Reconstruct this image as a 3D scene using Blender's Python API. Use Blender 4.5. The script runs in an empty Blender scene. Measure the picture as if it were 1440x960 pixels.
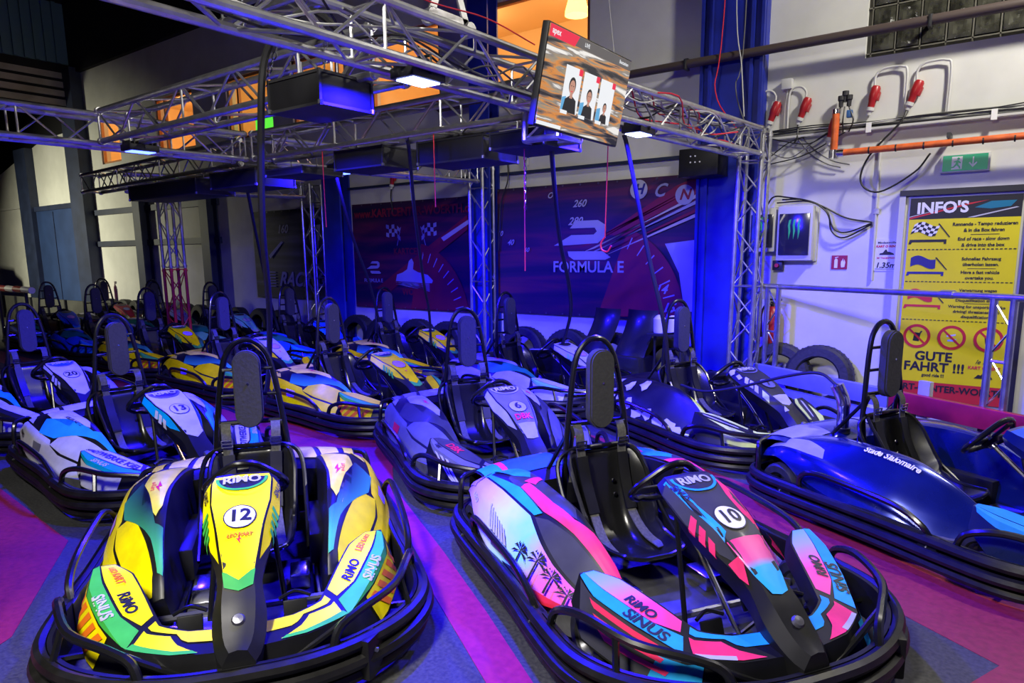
import bpy, bmesh, math, random
from math import sin, cos, pi, radians, sqrt, atan2
from mathutils import Vector, Matrix

random.seed(7)
C = bpy.context.scene.collection
S = bpy.context.scene

# ------------------------------------------------------------------ camera
cam_d = bpy.data.cameras.new('camera')
cam = bpy.data.objects.new('camera', cam_d)
C.objects.link(cam)
S.camera = cam
cam_d.sensor_width = 36.0
cam_d.lens = 970.0 / 1440 * 36
cam_d.shift_y = 40.0 / 1440
cam_d.clip_end = 200
_roll = math.atan(-0.0108); _pitch = math.atan2((520 - 355) * cos(_roll), 970)
_up = Vector((sin(_roll) * cos(_pitch), -cos(_roll) * cos(_pitch), -sin(_pitch)))      # world up as the camera sees it (right, down, forward)
_Y = Vector((1455 - 720.0, 355 - 0.0108 * 735 - 520, 970.0)); _Y -= _up * _Y.dot(_up); _Y.normalize()
_X = _Y.cross(_up)
right = Vector((_X[0], _Y[0], _up[0])); down = Vector((_X[1], _Y[1], _up[1])); fwd = Vector((_X[2], _Y[2], _up[2]))
CAMZ = 1.6
m = Matrix((right, -down, -fwd)).transposed().to_4x4()
m.translation = Vector((0, 0, CAMZ))
cam.matrix_world = m

# ------------------------------------------------------------------ view and light
S.view_settings.view_transform = 'Standard'
S.view_settings.look = 'None'
S.view_settings.gamma = 1.0
S.view_settings.exposure = 0.0
S.view_settings.use_curve_mapping = False
w = bpy.data.worlds.new('world'); S.world = w; w.use_nodes = True
w.node_tree.nodes['Background'].inputs[0].default_value = (0.25, 0.27, 0.6, 1)
w.node_tree.nodes['Background'].inputs[1].default_value = 0.018

BLUE = (0.012, 0.004, 1.0)
def area(name, loc, energy, size, color, rot=(0, 0, 0), sy=None, spread=None):
    l = bpy.data.lights.new(name, 'AREA'); l.energy = energy; l.color = color
    l.shape = 'RECTANGLE'; l.size = size; l.size_y = sy or size
    if spread: l.spread = radians(spread)
    o = bpy.data.objects.new(name, l); C.objects.link(o); o.location = loc; o.rotation_euler = rot
    return o
def aim(o, target):
    d = Vector(target) - o.location
    o.rotation_euler = d.to_track_quat('-Z', 'Y').to_euler()
# warm white hall lamps: one over the right-hand aisle, one behind the viewer, one far left
h1 = area('hall_lamp_light', (1.0, 5.6, 5.3), 200, 0.35, (1.0, 0.95, 0.84)); aim(h1, (-0.5, 7.5, 2.0))
h2 = area('hall_lamp_light', (-1.4, -1.2, 4.6), 150, 0.8, (1.0, 0.96, 0.86)); aim(h2, (-2.6, 2.4, 0.0)); h2.data.spread = radians(100)
h3 = area('hall_lamp_light', (-20.0, 2.2, 3.0), 170, 0.6, (1.0, 0.97, 0.70)); aim(h3, (-19.0, 7.5, .7))
h3.data.spread = radians(105)
# blue flood lamps hung from the trusses (housings are built further down, round these positions)
FLOODS = [(-2.58, 2.68, 2.45), (-5.90, 2.87, 2.43), (-5.92, 4.92, 2.43), (-2.42, 4.82, 2.44)]
FLOOD_E = [300, 330, 360, 380]

# ------------------------------------------------------------------ materials
_mats = {}
def mat(name, col, rough=0.5, metal=0.0, noise=0.0, scale=20.0, bump=0.0, emit=None, estr=1.0, coat=0.0, spec=None):
    if name in _mats: return _mats[name]
    m = bpy.data.materials.new(name); m.use_nodes = True; _mats[name] = m
    nt = m.node_tree; b = nt.nodes['Principled BSDF']
    b.inputs['Base Color'].default_value = (*col, 1)
    b.inputs['Roughness'].default_value = rough
    b.inputs['Metallic'].default_value = metal
    if coat: b.inputs['Coat Weight'].default_value = coat; b.inputs['Coat Roughness'].default_value = 0.12
    if spec is not None: b.inputs['Specular IOR Level'].default_value = spec
    if emit: b.inputs['Emission Color'].default_value = (*emit, 1); b.inputs['Emission Strength'].default_value = estr
    if noise or bump:
        tc = nt.nodes.new('ShaderNodeTexCoord'); n = nt.nodes.new('ShaderNodeTexNoise')
        n.inputs['Scale'].default_value = scale; n.inputs['Detail'].default_value = 6
        nt.links.new(tc.outputs['Object'], n.inputs['Vector'])
        if noise:
            mx = nt.nodes.new('ShaderNodeMix'); mx.data_type = 'RGBA'
            mr = nt.nodes.new('ShaderNodeMapRange'); mr.inputs[1].default_value = 0.35; mr.inputs[2].default_value = 0.7
            nt.links.new(n.outputs['Fac'], mr.inputs[0]); nt.links.new(mr.outputs[0], mx.inputs[0])
            mx.inputs[6].default_value = (*[max(0, c * (1 - noise)) for c in col], 1)
            mx.inputs[7].default_value = (*[min(1, c * (1 + noise * 0.5)) for c in col], 1)
            nt.links.new(mx.outputs[2], b.inputs['Base Color'])
        if bump:
            bp = nt.nodes.new('ShaderNodeBump'); bp.inputs['Strength'].default_value = bump; bp.inputs['Distance'].default_value = 0.01
            nt.links.new(n.outputs['Fac'], bp.inputs['Height']); nt.links.new(bp.outputs[0], b.inputs['Normal'])
    return m
def gradmat(name, axis, stops, lo, hi, rough=0.42, noise=0.0, coat=0.06):
    """printed colour gradient along an object axis (part of the sticker design)"""
    if name in _mats: return _mats[name]
    m = bpy.data.materials.new(name); m.use_nodes = True; _mats[name] = m
    nt = m.node_tree; b = nt.nodes['Principled BSDF']; b.inputs['Roughness'].default_value = rough
    b.inputs['Coat Weight'].default_value = coat
    tc = nt.nodes.new('ShaderNodeTexCoord'); sp = nt.nodes.new('ShaderNodeSeparateXYZ')
    nt.links.new(tc.outputs['Object'], sp.inputs[0])
    mr = nt.nodes.new('ShaderNodeMapRange'); mr.inputs[1].default_value = lo; mr.inputs[2].default_value = hi
    nt.links.new(sp.outputs[axis], mr.inputs[0])
    r = nt.nodes.new('ShaderNodeValToRGB')
    el = r.color_ramp.elements
    el[0].position = stops[0][0]; el[0].color = (*stops[0][1], 1)
    el[1].position = stops[-1][0]; el[1].color = (*stops[-1][1], 1)
    for p, c in stops[1:-1]:
        e = el.new(p); e.color = (*c, 1)
    if noise:
        n = nt.nodes.new('ShaderNodeTexNoise'); n.inputs['Scale'].default_value = 9; nt.links.new(tc.outputs['Object'], n.inputs['Vector'])
        ma = nt.nodes.new('ShaderNodeMath'); ma.operation = 'MULTIPLY_ADD'; ma.inputs[1].default_value = noise
        nt.links.new(n.outputs['Fac'], ma.inputs[0]); nt.links.new(mr.outputs[0], ma.inputs[2])
        nt.links.new(ma.outputs[0], r.inputs[0])
    else: nt.links.new(mr.outputs[0], r.inputs[0])
    nt.links.new(r.outputs[0], b.inputs['Base Color'])
    return m

M_tube = mat('black_tube', (0.006, 0.006, 0.007), 0.26, coat=0.15)
M_bump = mat('bumper_plastic', (0.010, 0.0095, 0.0095), 0.40, noise=0.5, scale=14, bump=0.15, spec=.35)
M_plas = mat('black_plastic', (0.008, 0.008, 0.009), 0.42, noise=0.4, scale=8, spec=.35)
M_seat = mat('seat_plastic', (0.008, 0.008, 0.009), 0.24, coat=0.25)
M_pad = mat('headrest_foam', (0.035, 0.035, 0.037), 0.8, noise=0.15, scale=60, bump=0.2)
M_belt = mat('belt_webbing', (0.075, 0.073, 0.068), 0.7, noise=0.4, scale=80)
M_chrome = mat('chrome', (0.75, 0.75, 0.78), 0.18, 1.0)
M_rub = mat('tyre_rubber', (0.02, 0.02, 0.021), 0.6, noise=0.4, scale=30, bump=0.3)
M_rim = mat('grey_rim', (0.2, 0.2, 0.22), 0.35, 0.8)
M_skirt = mat('grey_skirt', (0.10, 0.10, 0.105), 0.5, noise=0.4, scale=10)
M_pan = mat('floor_pan', (0.12, 0.12, 0.14), 0.3, 0.6, noise=0.5, scale=8)
M_alu = mat('truss_aluminium', (0.62, 0.62, 0.64), 0.3, 0.9, noise=0.2, scale=12, bump=0.1)
M_redp = mat('red_painted_truss', (0.55, 0.02, 0.03), 0.4)
M_blk = mat('black_case', (0.006, 0.006, 0.008), 0.5, noise=0.3, scale=6)
M_edge = mat('case_edge', (0.03, 0.03, 0.035), 0.4, 0.3)
M_cable = mat('black_cable', (0.012, 0.012, 0.013), 0.45)
M_gcable = mat('grey_cable', (0.12, 0.12, 0.12), 0.5)
M_wcable = mat('white_cable', (0.5, 0.5, 0.48), 0.5)
M_redcord = mat('red_cord', (0.7, 0.02, 0.04), 0.5)
M_wallw = mat('white_wall', (0.66, 0.66, 0.62), 0.8, noise=0.10, scale=2.2, bump=0.35)
M_col = mat('blue_steel', (0.012, 0.025, 0.34), 0.45, noise=0.3, scale=3)
M_navy = mat('navy_steel', (0.02, 0.03, 0.075), 0.5, noise=0.3, scale=3)
M_ceil = mat('dark_ceiling', (0.006, 0.006, 0.009), 0.8, noise=0.3, scale=1.5)
M_orange = mat('orange_room', (0.85, 0.62, 0.36), 0.8)
M_white = mat('white_print', (0.8, 0.8, 0.8), 0.4)
M_black = mat('black_print', (0.012, 0.012, 0.012), 0.45)
M_red = mat('red_print', (0.6, 0.02, 0.03), 0.45)
M_plug = mat('red_plug', (0.38, 0.015, 0.02), 0.35)
M_lgrey = mat('light_grey_plastic', (0.55, 0.55, 0.53), 0.45)
M_brownpipe = mat('dark_brown_pipe', (0.07, 0.05, 0.045), 0.5)
M_orangepipe = mat('orange_pipe', (0.75, 0.14, 0.03), 0.4, noise=0.25, scale=14)

# ------------------------------------------------------------------ mesh helpers
def V(*a): return Vector(a)
def catm(P, t):
    n = len(P) - 1; t = max(0.0, min(n, t)); i = min(int(t), n - 1); f = t - i
    p1, p2 = P[i], P[i + 1]; p0 = P[i - 1] if i > 0 else p1 * 2 - p2; p3 = P[i + 2] if i + 2 <= n else p2 * 2 - p1
    return 0.5 * ((2 * p1) + (p2 - p0) * f + (2 * p0 - 5 * p1 + 4 * p2 - p3) * f * f + (3 * p1 - p0 - 3 * p2 + p3) * f ** 3)
def smooth(P, n=6, closed=False):
    P = [Vector(p) for p in P]
    if closed:
        Q = [P[-1]] + P + [P[0], P[1]]
        out = []
        for i in range(1, len(P) + 1):
            for k in range(n): out.append(catm(Q, i + k / n))
        return out
    out = []
    for i in range(len(P) - 1):
        for k in range(n): out.append(catm(P, i + k / n))
    return out + [P[-1]]
class MB:
    def __init__(s): s.v = []; s.f = []; s.mi = []; s.mats = []
    def m(s, material):
        if material not in s.mats: s.mats.append(material)
        return s.mats.index(material)
    def add(s, vs, fs, material):
        k = len(s.v); mi = s.m(material)
        s.v += [tuple(p) for p in vs]
        for f in fs: s.f.append([a + k for a in f]); s.mi.append(mi)
        return s
    def box(s, c, size, material, rot=None, bev=0.0):
        bm = bmesh.new(); bmesh.ops.create_cube(bm, size=1.0)
        for v in bm.verts: v.co = Vector((v.co.x * size[0], v.co.y * size[1], v.co.z * size[2]))
        if bev: bmesh.ops.bevel(bm, geom=bm.edges[:], offset=bev, segments=2, affect='EDGES', profile=0.6)
        R = rot if rot is not None else Matrix.Identity(3)
        if isinstance(rot, (int, float)): R = Matrix.Rotation(rot, 3, 'Z')
        for v in bm.verts: v.co = R @ v.co + Vector(c)
        bm.verts.index_update()
        s.add([v.co.copy() for v in bm.verts], [[v.index for v in f.verts] for f in bm.faces], material); bm.free()
        return s
    def tube(s, pts, r, material, seg=8, closed=False, caps=True, prof=None):
        pts = [Vector(p) for p in pts]; n = len(pts); vs = []; fs = []
        up = None
        for i, p in enumerate(pts):
            if closed: t = pts[(i + 1) % n] - pts[i - 1]
            else: t = pts[min(i + 1, n - 1)] - pts[max(i - 1, 0)]
            t.normalize()
            if up is None:
                a = V(0, 0, 1) if abs(t.z) < 0.9 else V(1, 0, 0)
                up = (a - t * a.dot(t)).normalized()
            else:
                up = up - t * up.dot(t)
                if up.length < 1e-5: up = V(0, 0, 1) if abs(t.z) < 0.9 else V(1, 0, 0); up = up - t * up.dot(t)
                up.normalize()
            sd = t.cross(up)
            if prof:
                for a, b in prof: vs.append(p + sd * a + up * b)
            else:
                rr = r[i] if isinstance(r, (list, tuple)) else r
                for k in range(seg):
                    a = 2 * pi * k / seg; vs.append(p + (sd * cos(a) + up * sin(a)) * rr)
        if prof: seg = len(prof)
        for i in range(n if closed else n - 1):
            j = (i + 1) % n
            for k in range(seg):
                l = (k + 1) % seg; fs.append([i * seg + k, i * seg + l, j * seg + l, j * seg + k])
        if not closed and caps: fs.append(list(range(seg))[::-1]); fs.append([(n - 1) * seg + k for k in range(seg)])
        return s.add(vs, fs, material)
    def cyl(s, a, b, r, material, seg=12, r2=None): return s.tube([a, b], [r, r if r2 is None else r2], material, seg)
    def lathe(s, prof, material, origin=(0, 0, 0), axis='Z', seg=20, R=None):
        vs = []; fs = []; n = len(prof)
        for k in range(seg):
            a = 2 * pi * k / seg
            for r, h in prof:
                p = V(r * cos(a), r * sin(a), h)
                if axis == 'Y': p = V(p.x, p.z, p.y)
                if axis == 'X': p = V(p.z, p.x, p.y)
                if R is not None: p = R @ p
                vs.append(p + Vector(origin))
        for k in range(seg):
            l = (k + 1) % seg
            for i in range(n - 1): fs.append([k * n + i, l * n + i, l * n + i + 1, k * n + i + 1])
        return s.add(vs, fs, material)
    def prism(s, poly, z0, z1, material, T=None):
        """poly in local xy extruded z0..z1, T optional function mapping a Vector"""
        n = len(poly); vs = [V(x, y, z0) for x, y in poly] + [V(x, y, z1) for x, y in poly]
        if T: vs = [T(v) for v in vs]
        fs = [list(range(n))[::-1], list(range(n, 2 * n))] + [[i, (i + 1) % n, n + (i + 1) % n, n + i] for i in range(n)]
        return s.add(vs, fs, material)
    def grid(s, fn, us, vs_, material, flip=False):
        nu, nv = len(us), len(vs_); pts = [fn(u, v) for u in us for v in vs_]; fs = []
        for i in range(nu - 1):
            for j in range(nv - 1):
                f = [i * nv + j, (i + 1) * nv + j, (i + 1) * nv + j + 1, i * nv + j + 1]
                fs.append(f[::-1] if flip else f)
        return s.add(pts, fs, material)
    def mesh(s, name, sharp=35, smooth_=True):
        me = bpy.data.meshes.new(name); me.from_pydata(s.v, [], s.f)
        for m_ in s.mats: me.materials.append(m_)
        me.polygons.foreach_set('material_index', s.mi)
        me.validate(); 
        bm = bmesh.new(); bm.from_mesh(me); bmesh.ops.recalc_face_normals(bm, faces=bm.faces[:]); bm.to_mesh(me); bm.free()
        me.polygons.foreach_set('use_smooth', [smooth_] * len(me.polygons))
        if smooth_: me.set_sharp_from_angle(angle=radians(sharp))
        me.update(); return me
    def build(s, name, parent=None, loc=(0, 0, 0), **k):
        o = bpy.data.objects.new(name, s.mesh(name, **k)); C.objects.link(o); o.location = loc
        if parent: o.parent = parent
        return o
def tag(o, label=None, cat=None, group=None, kind=None):
    if label: o['label'] = label
    if cat: o['category'] = cat
    if group: o['group'] = group
    if kind: o['kind'] = kind
    return o
def empty(name, loc=(0, 0, 0), rz=0.0, label=None, cat=None, group=None, kind=None):
    o = bpy.data.objects.new(name, None); C.objects.link(o); o.location = loc; o.rotation_euler = (0, 0, rz)
    o.empty_display_size = 0.1
    return tag(o, label, cat, group, kind)
def put(name, me, parent=None, loc=(0, 0, 0)):
    o = bpy.data.objects.new(name, me); C.objects.link(o); o.location = loc
    if parent: o.parent = parent
    return o

_tc = {}
def text_polys(txt, size=1.0, bold=0.0, shear=0.0, align='CENTER'):
    """returns (verts2d, faces) of a text outline, centred vertically"""
    key = (txt, size, bold, shear, align)
    if key in _tc: return _tc[key]
    cu = bpy.data.curves.new('t', 'FONT'); cu.body = txt; cu.size = size; cu.offset = bold * size; cu.shear = shear
    cu.align_x = align; cu.align_y = 'CENTER'; cu.fill_mode = 'FRONT'; cu.resolution_u = 3
    o = bpy.data.objects.new('t', cu); me = o.to_mesh()
    vs = [(v.co.x, v.co.y) for v in me.vertices]; fs = [list(p.vertices) for p in me.polygons]
    o.to_mesh_clear(); bpy.data.objects.remove(o); bpy.data.curves.remove(cu)
    _tc[key] = (vs, fs); return vs, fs
def decal(mb, vs, fs, T, step, material):
    """cut a flat shape along a grid and lay it on a surface: T maps (a, b) to a point"""
    bm = bmesh.new(); bv = [bm.verts.new((x, y, 0)) for x, y in vs]
    for f in fs:
        try: bm.faces.new([bv[i] for i in f])
        except ValueError: pass
    if step:
        bmesh.ops.triangulate(bm, faces=[f for f in bm.faces if len(f.verts) > 4])
        for ax, st in ((0, step[0]), (1, step[1])):
            lo = min(v.co[ax] for v in bm.verts); hi = max(v.co[ax] for v in bm.verts)
            k = math.ceil(lo / st)
            while k * st < hi:
                co = V(0, 0, 0); no = V(0, 0, 0); co[ax] = k * st; no[ax] = 1
                bmesh.ops.bisect_plane(bm, geom=bm.verts[:] + bm.edges[:] + bm.faces[:], plane_co=co, plane_no=no, dist=1e-6)
                k += 1
    bm.verts.index_update()
    mb.add([T(v.co.x, v.co.y) for v in bm.verts], [[v.index for v in f.verts] for f in bm.faces], material); bm.free()
def poly(p): return p, [list(range(len(p)))]
def ell(cx, cy, rx, ry=None, n=28, a0=0, a1=2 * pi):
    ry = ry or rx; k = n if abs(a1 - a0 - 2 * pi) < 1e-6 else n + 1
    return [(cx + rx * cos(a0 + (a1 - a0) * i / n), cy + ry * sin(a0 + (a1 - a0) * i / n)) for i in range(k)]
def ringf(cx, cy, r0, r1, n=32, ky=1.0):
    vs = ell(cx, cy, r0, r0 * ky, n) + ell(cx, cy, r1, r1 * ky, n)
    return vs, [[i, (i + 1) % n, n + (i + 1) % n, n + i] for i in range(n)]

# ================================================================== THE KART
PX = [-.88, -.72, -.5, -.25, 0, .2, .36, .42]
PV = [  # (y, z) of: inner bottom, inner top, crest, shoulder, outer low, bottom
 [(.30, .10), (.34, .36), (.46, .37), (.57, .33), (.60, .29), (.56, .28)],
 [(.30, .10), (.33, .42), (.49, .43), (.60, .385), (.64, .32), (.58, .30)],
 [(.30, .10), (.35, .46), (.49, .47), (.63, .38), (.68, .25), (.64, .17)],
 [(.30, .10), (.37, .47), (.47, .475), (.62, .34), (.69, .20), (.66, .10)],
 [(.30, .10), (.36, .45), (.44, .44), (.58, .30), (.66, .17), (.63, .09)],
 [(.30, .09), (.35, .37), (.40, .355), (.51, .25), (.59, .15), (.57, .08)],
 [(.30, .08), (.335, .27), (.375, .26), (.45, .20), (.50, .14), (.49, .08)],
 [(.30, .08), (.33, .20), (.37, .19), (.43, .15), (.46, .11), (.45, .07)]]
def _mix(rows, xs, x, v):
    """smooth along x, almost straight across"""
    i = 0
    while i < len(xs) - 2 and x > xs[i + 1]: i += 1
    t = i + (x - xs[i]) / (xs[i + 1] - xs[i])
    cols = [catm([V(*r[j], 0) for r in rows], t) for j in range(len(rows[0]))]
    n = len(cols) - 1; v = max(0, min(n, v)); j = min(int(v), n - 1)
    lin = cols[j].lerp(cols[j + 1], v - j)
    return lin * 0.65 + catm(cols, v) * 0.35
def pod_pt(x, v, s, off=0.0):
    x = max(-.88, min(.42, x)); p = _mix(PV, PX, x, v); P = V(x, s * p[0], p[1])
    if off:
        e = .01
        a = _mix(PV, PX, min(x + e, .42), v); b = _mix(PV, PX, max(x - e, -.88), v)
        c = _mix(PV, PX, x, v + .05); d = _mix(PV, PX, x, v - .05)
        n = V(2 * e, s * (a[0] - b[0]), a[1] - b[1]).cross(V(0, s * (c[0] - d[0]), c[1] - d[1])).normalized()
        if n.dot(P - V(x, s * .36, .15)) < 0: n = -n
        P = P + n * off
    return P
CX_ = [.28, .34, .48, .62, .78, .90, 1.0, 1.045]
CP = [  # top half width, top z, side half width, side z, bottom half width, bottom z
 (.105, .660, .140, .630, .11, .58), (.118, .645, .152, .600, .12, .55), (.112, .600, .150, .540, .12, .47),
 (.088, .548, .122, .480, .09, .39), (.055, .452, .080, .395, .06, .29), (.058, .365, .094, .305, .08, .18),
 (.050, .290, .080, .240, .07, .12), (.030, .262, .055, .215, .05, .13)]
def cone_row(x):
    i = 0
    while i < len(CX_) - 2 and x > CX_[i + 1]: i += 1
    t = i + (x - CX_[i]) / (CX_[i + 1] - CX_[i])
    a = catm([V(c[0], c[1], c[2]) for c in CP], t); b = catm([V(c[3], c[4], c[5]) for c in CP], t)
    return a[0], a[1], a[2], b[0], b[1], b[2]
def cone_sec(x):
    tw, tz, sw, sz, bw, bz = cone_row(x)
    return [V(0, tz + .006), V(tw, tz), V(sw, sz), V(bw, bz)]
def cone_pt(x, c, off=0.0):
    """c is the distance across from the ridge, in metres, + to the kart's left"""
    x = max(.28, min(1.045, x)); P = cone_sec(x); sg = 1 if c >= 0 else -1; d = abs(c); i = 0
    while i < 2 and d > (P[i + 1] - P[i]).length: d -= (P[i + 1] - P[i]).length; i += 1
    L = (P[i + 1] - P[i]); t = min(1.0, d / L.length); q = P[i] + L * t
    n2 = V(-L.y, L.x).normalized()
    if n2.y < 0 and i < 2: n2 = -n2
    if i == 2: n2 = V(1, -0.1).normalized()
    p = V(x, sg * q[0], q[1])
    if off: p += V(.30 * n2[1], sg * n2[0], n2[1] * .95).normalized() * off
    return p
FT = [  # t rows: inner low, inner, outer, low as (x, y, z)
 [(.37, .49, .31), (.39, .50, .365), (.41, .57, .375), (.42, .61, .27)],
 [(.46, .40, .28), (.47, .42, .35), (.52, .565, .335), (.53, .62, .17)],
 [(.61, .33, .24), (.62, .35, .31), (.69, .49, .285), (.71, .55, .13)],
 [(.76, .26, .20), (.77, .28, .265), (.86, .385, .235), (.89, .43, .11)],
 [(.82, .17, .19), (.83, .18, .255), (.955, .23, .235), (.985, .26, .11)],
 [(.85, .0, .19), (.86, .0, .255), (.99, .0, .235), (1.02, .0, .11)]]
def fair_pt(t, v, s, off=0.0):
    def P(t, v):
        t = max(0, min(5, t)); v = max(0, min(3, v))
        cols = [catm([V(*r[j]) for r in FT], t) * .35 for j in range(4)]
        i = min(int(t), 4)
        cols = [c + V(*FT[i][j]).lerp(V(*FT[i + 1][j]), t - i) * .65 for j, c in enumerate(cols)]
        j = min(int(v), 2); return cols[j].lerp(cols[j + 1], v - j)
    p = P(t, v)
    if off:
        j = min(int(v), 2); vm = j + .5
        n = (P(t + .05, vm) - P(t - .05, vm)).cross(P(t, j + .9) - P(t, j + .1)).normalized()
        if n.dot(V(.3, .3, 1) if j < 2 else V(1, .9, .2)) < 0: n = -n
        p = p + n * off
    return V(p.x, s * p.y, p.z)
def rear_pt(x, y, off=0.0):
    h = .405 + .045 * cos(y / .56 * pi / 2) ** .6 if abs(y) < .56 else .405
    k = (x + .78) / .2
    return V(x - .05 * (1 - (y / .56) ** 2), y, h - .05 * k * k + off)

def ring_path(off=0.0, n=5):
    half = [(1.07, 0), (1.055, .22), (.985, .42), (.85, .60), (.66, .705), (.4, .72), (0, .70), (-.5, .70), (-.80, .685), (-.95, .60), (-1.0, .40), (-1.01, 0)]
    P = [V(x, y, 0) for x, y in half] + [V(x, -y, 0) for x, y in half[-2:0:-1]]
    Q = smooth(P, n, closed=True); out = []
    for i, p in enumerate(Q):
        t = Q[(i + 1) % len(Q)] - Q[i - 1]; nn = V(t.y, -t.x, 0).normalized(); out.append(p + nn * off)
    return out
_cm = {}
def common():
    if _cm: return _cm
    # bumper rails
    for k, (z, o) in enumerate(((.065, 0.0), (.125, .022), (.185, .004))):
        b = MB(); b.tube([p + V(0, 0, z) for p in ring_path(o)], .027, M_bump, 8, closed=True); _cm['rail%d' % k] = b.mesh('bumper_rail')
    b = MB(); b.tube([p + V(0, 0, .125) for p in ring_path(-.028)], 0, M_plas, closed=True, prof=[(-.008, -.08), (.008, -.08), (.008, .08), (-.008, .08)])
    for x, y, a in ((.98, .45, .9), (.98, -.45, -.9), (.3, .70, 1.57), (.3, -.70, -1.57), (-.6, .69, 1.57), (-.6, -.69, -1.57), (-1.0, .3, 3.1), (-1.0, -.3, -3.1)):
        b.box((x, y, .125), (.05, .10, .16), M_bump, rot=a, bev=.01)
        b.lathe([(0, .0), (.009, .0), (.011, -.006), (0, -.006)], M_rim, origin=(x * 1.025, y * 1.045, .15), axis='X', seg=8)
    _cm['band'] = b.mesh('bumper_band')
    # guards
    def guard(side, kind):
        b = MB(); s = side
        if kind == 'front':
            P = [(.42, .70, .19), (.46, .69, .27), (.60, .655, .315), (.80, .57, .30), (.93, .42, .28), (.99, .34, .25), (1.03, .31, .17)]
            b.tube(smooth([V(x, s * y, z) for x, y, z in P], 4), .017, M_tube, 8)
            b.tube(smooth([V(x, s * y, z) for x, y, z in [(.93, .42, .28), (.97, .2, .17), (1.01, .0, .13)]], 4), .014, M_tube, 8)
            b.tube([V(.74, s * .60, .31), V(.80, s * .63, .19)], .013, M_tube, 6)
        elif kind == 'side':
            P = [(.30, .70, .19), (.25, .715, .25), (.10, .72, .305), (-.25, .725, .33), (-.42, .72, .32), (-.50, .70, .26), (-.50, .69, .18)]
            b.tube(smooth([V(x, s * y, z) for x, y, z in P], 4), .016, M_tube, 8)
        else:
            P = [(-.86, .655, .19), (-.88, .64, .33), (-.91, .60, .375), (-.93, .45, .38), (-.94, .40, .33), (-.95, .38, .19)]
            b.tube(smooth([V(x, s * y, z) for x, y, z in P], 4), .016, M_tube, 8)
        return b.mesh('guard')
    for k in ('front', 'side', 'rear'):
        for s in (-1, 1): _cm['guard_%s%d' % (k, s)] = guard(s, k)
    # wheels
    def wheel(wd, r):
        b = MB(); h = wd / 2
        b.lathe([(r * .52, -h * .8), (r * .6, -h), (r * .88, -h), (r * .985, -h * .75), (r, -h * .3), (r, h * .3), (r * .985, h * .75), (r * .88, h), (r * .6, h), (r * .52, h * .8)], M_rub, axis='Y', seg=28)
        return b.mesh('tyre')
    def rim(wd, r):
        b = MB(); h = wd / 2
        b.lathe([(r * .53, -h * .85), (r * .48, -h * .7), (r * .42, -h * .4), (r * .2, -h * .35), (r * .18, -h * .8), (0, -h * .8)], M_rim, axis='Y', seg=20)
        b.lathe([(r * .53, h * .85), (r * .48, h * .7), (r * .42, h * .4), (r * .2, h * .35), (r * .18, h * .8), (0, h * .8)], M_rim, axis='Y', seg=20)
        b.lathe([(r * .53, -h * .85), (r * .53, h * .85)], M_rim, axis='Y', seg=20)
        for k in range(3):
            a = k * 2 * pi / 3
            for s in (-1, 1): b.lathe([(0, 0), (.011, 0), (.011, s * .01), (0, s * .01)], M_chrome, origin=(r * .3 * cos(a), s * h * .36, r * .3 * sin(a)), axis='Y', seg=8)
        return b.mesh('rim')
    _cm['tf'] = wheel(.12, .132); _cm['rf'] = rim(.12, .132); _cm['tr'] = wheel(.17, .14); _cm['rr'] = rim(.17, .14)
    # roll hoop
    b = MB()
    L = [(-.50, .205, .12), (-.50, .195, .35), (-.50, .18, .60), (-.515, .15, .85), (-.525, .125, 1.00), (-.53, .10, 1.08), (-.53, .055, 1.137), (-.53, 0, 1.155)]
    P = [V(*p) for p in L] + [V(x, -y, z) for x, y, z in L[-2::-1]]
    b.tube(smooth(P, 4), .0165, M_tube, 10)
    for z, yy in ((.71, .165), (.86, .148), (1.0, .125)):
        b.tube([V(-.512, -yy, z), V(-.512, yy, z)], .010 if z > .8 else .014, M_tube, 8)
    for s in (-1, 1): b.tube([V(-.505, s * .175, .66), V(-.80, s * .20, .30), V(-.84, s * .20, .14)], .012, M_tube, 8)
    _cm['hoop'] = b.mesh('roll_hoop')
    b = MB()
    def T(v): return V(-.470 + v.z, v.x, v.y)
    hw, z0, z1 = .071, .69, 1.105; out = []
    for cz, a0 in ((z1 - hw, 0), (z0 + hw, pi)):
        for k in range(13): a = a0 + pi * k / 12; out.append((hw * cos(a), cz + hw * sin(a)))
    b.prism(out, -.025, .02, M_pad, T); b.prism([(x * .9, (y - .9) * .97 + .9) for x, y in out], .02, .032, M_pad, T)
    b.lathe([(0, 0), (.006, 0), (.006, .004), (0, .004)], M_chrome, origin=(-.438, 0, .93), axis='X', seg=8)
    _cm['pad'] = b.mesh('headrest_pad')
    # seat
    b = MB()
    prof = [(.10, .205, .13, .015), (.08, .195, .155, .03), (-.02, .155, .175, .06), (-.15, .125, .185, .10), (-.27, .13, .19, .15), (-.37, .20, .195, .17), (-.43, .32, .20, .15), (-.47, .45, .205, .11), (-.49, .53, .19, .06), (-.505, .555, .14, .02)]
    def seat(t, v):
        a = catm([V(p[0], p[1], 0) for p in prof], t); q = catm([V(p[2], p[3], 0) for p in prof], t); tn = catm([V(p[0], p[1], 0) for p in prof], min(9, t + .1)) - catm([V(p[0], p[1], 0) for p in prof], max(0, t - .1))
        nn = V(-tn.y, tn.x, 0).normalized() * -1
        if nn.y < 0 and t < 4: nn = -nn
        nn = V(abs(nn.x), abs(nn.y), 0) if t > 3 else nn
        e = abs(v); lift = q[1] * max(0, (e - .45) / .55) ** 1.6
        return V(a.x + nn.x * lift, q[0] * v * (1 if e < .9 else 1 + .12 * (e - .9) * 10 * .3), a.y + nn.y * lift)
    us = [i * 9 / 36 for i in range(37)]; vv = [-1 + i / 12 for i in range(25)]
    b.grid(seat, us, vv, M_seat)
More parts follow.
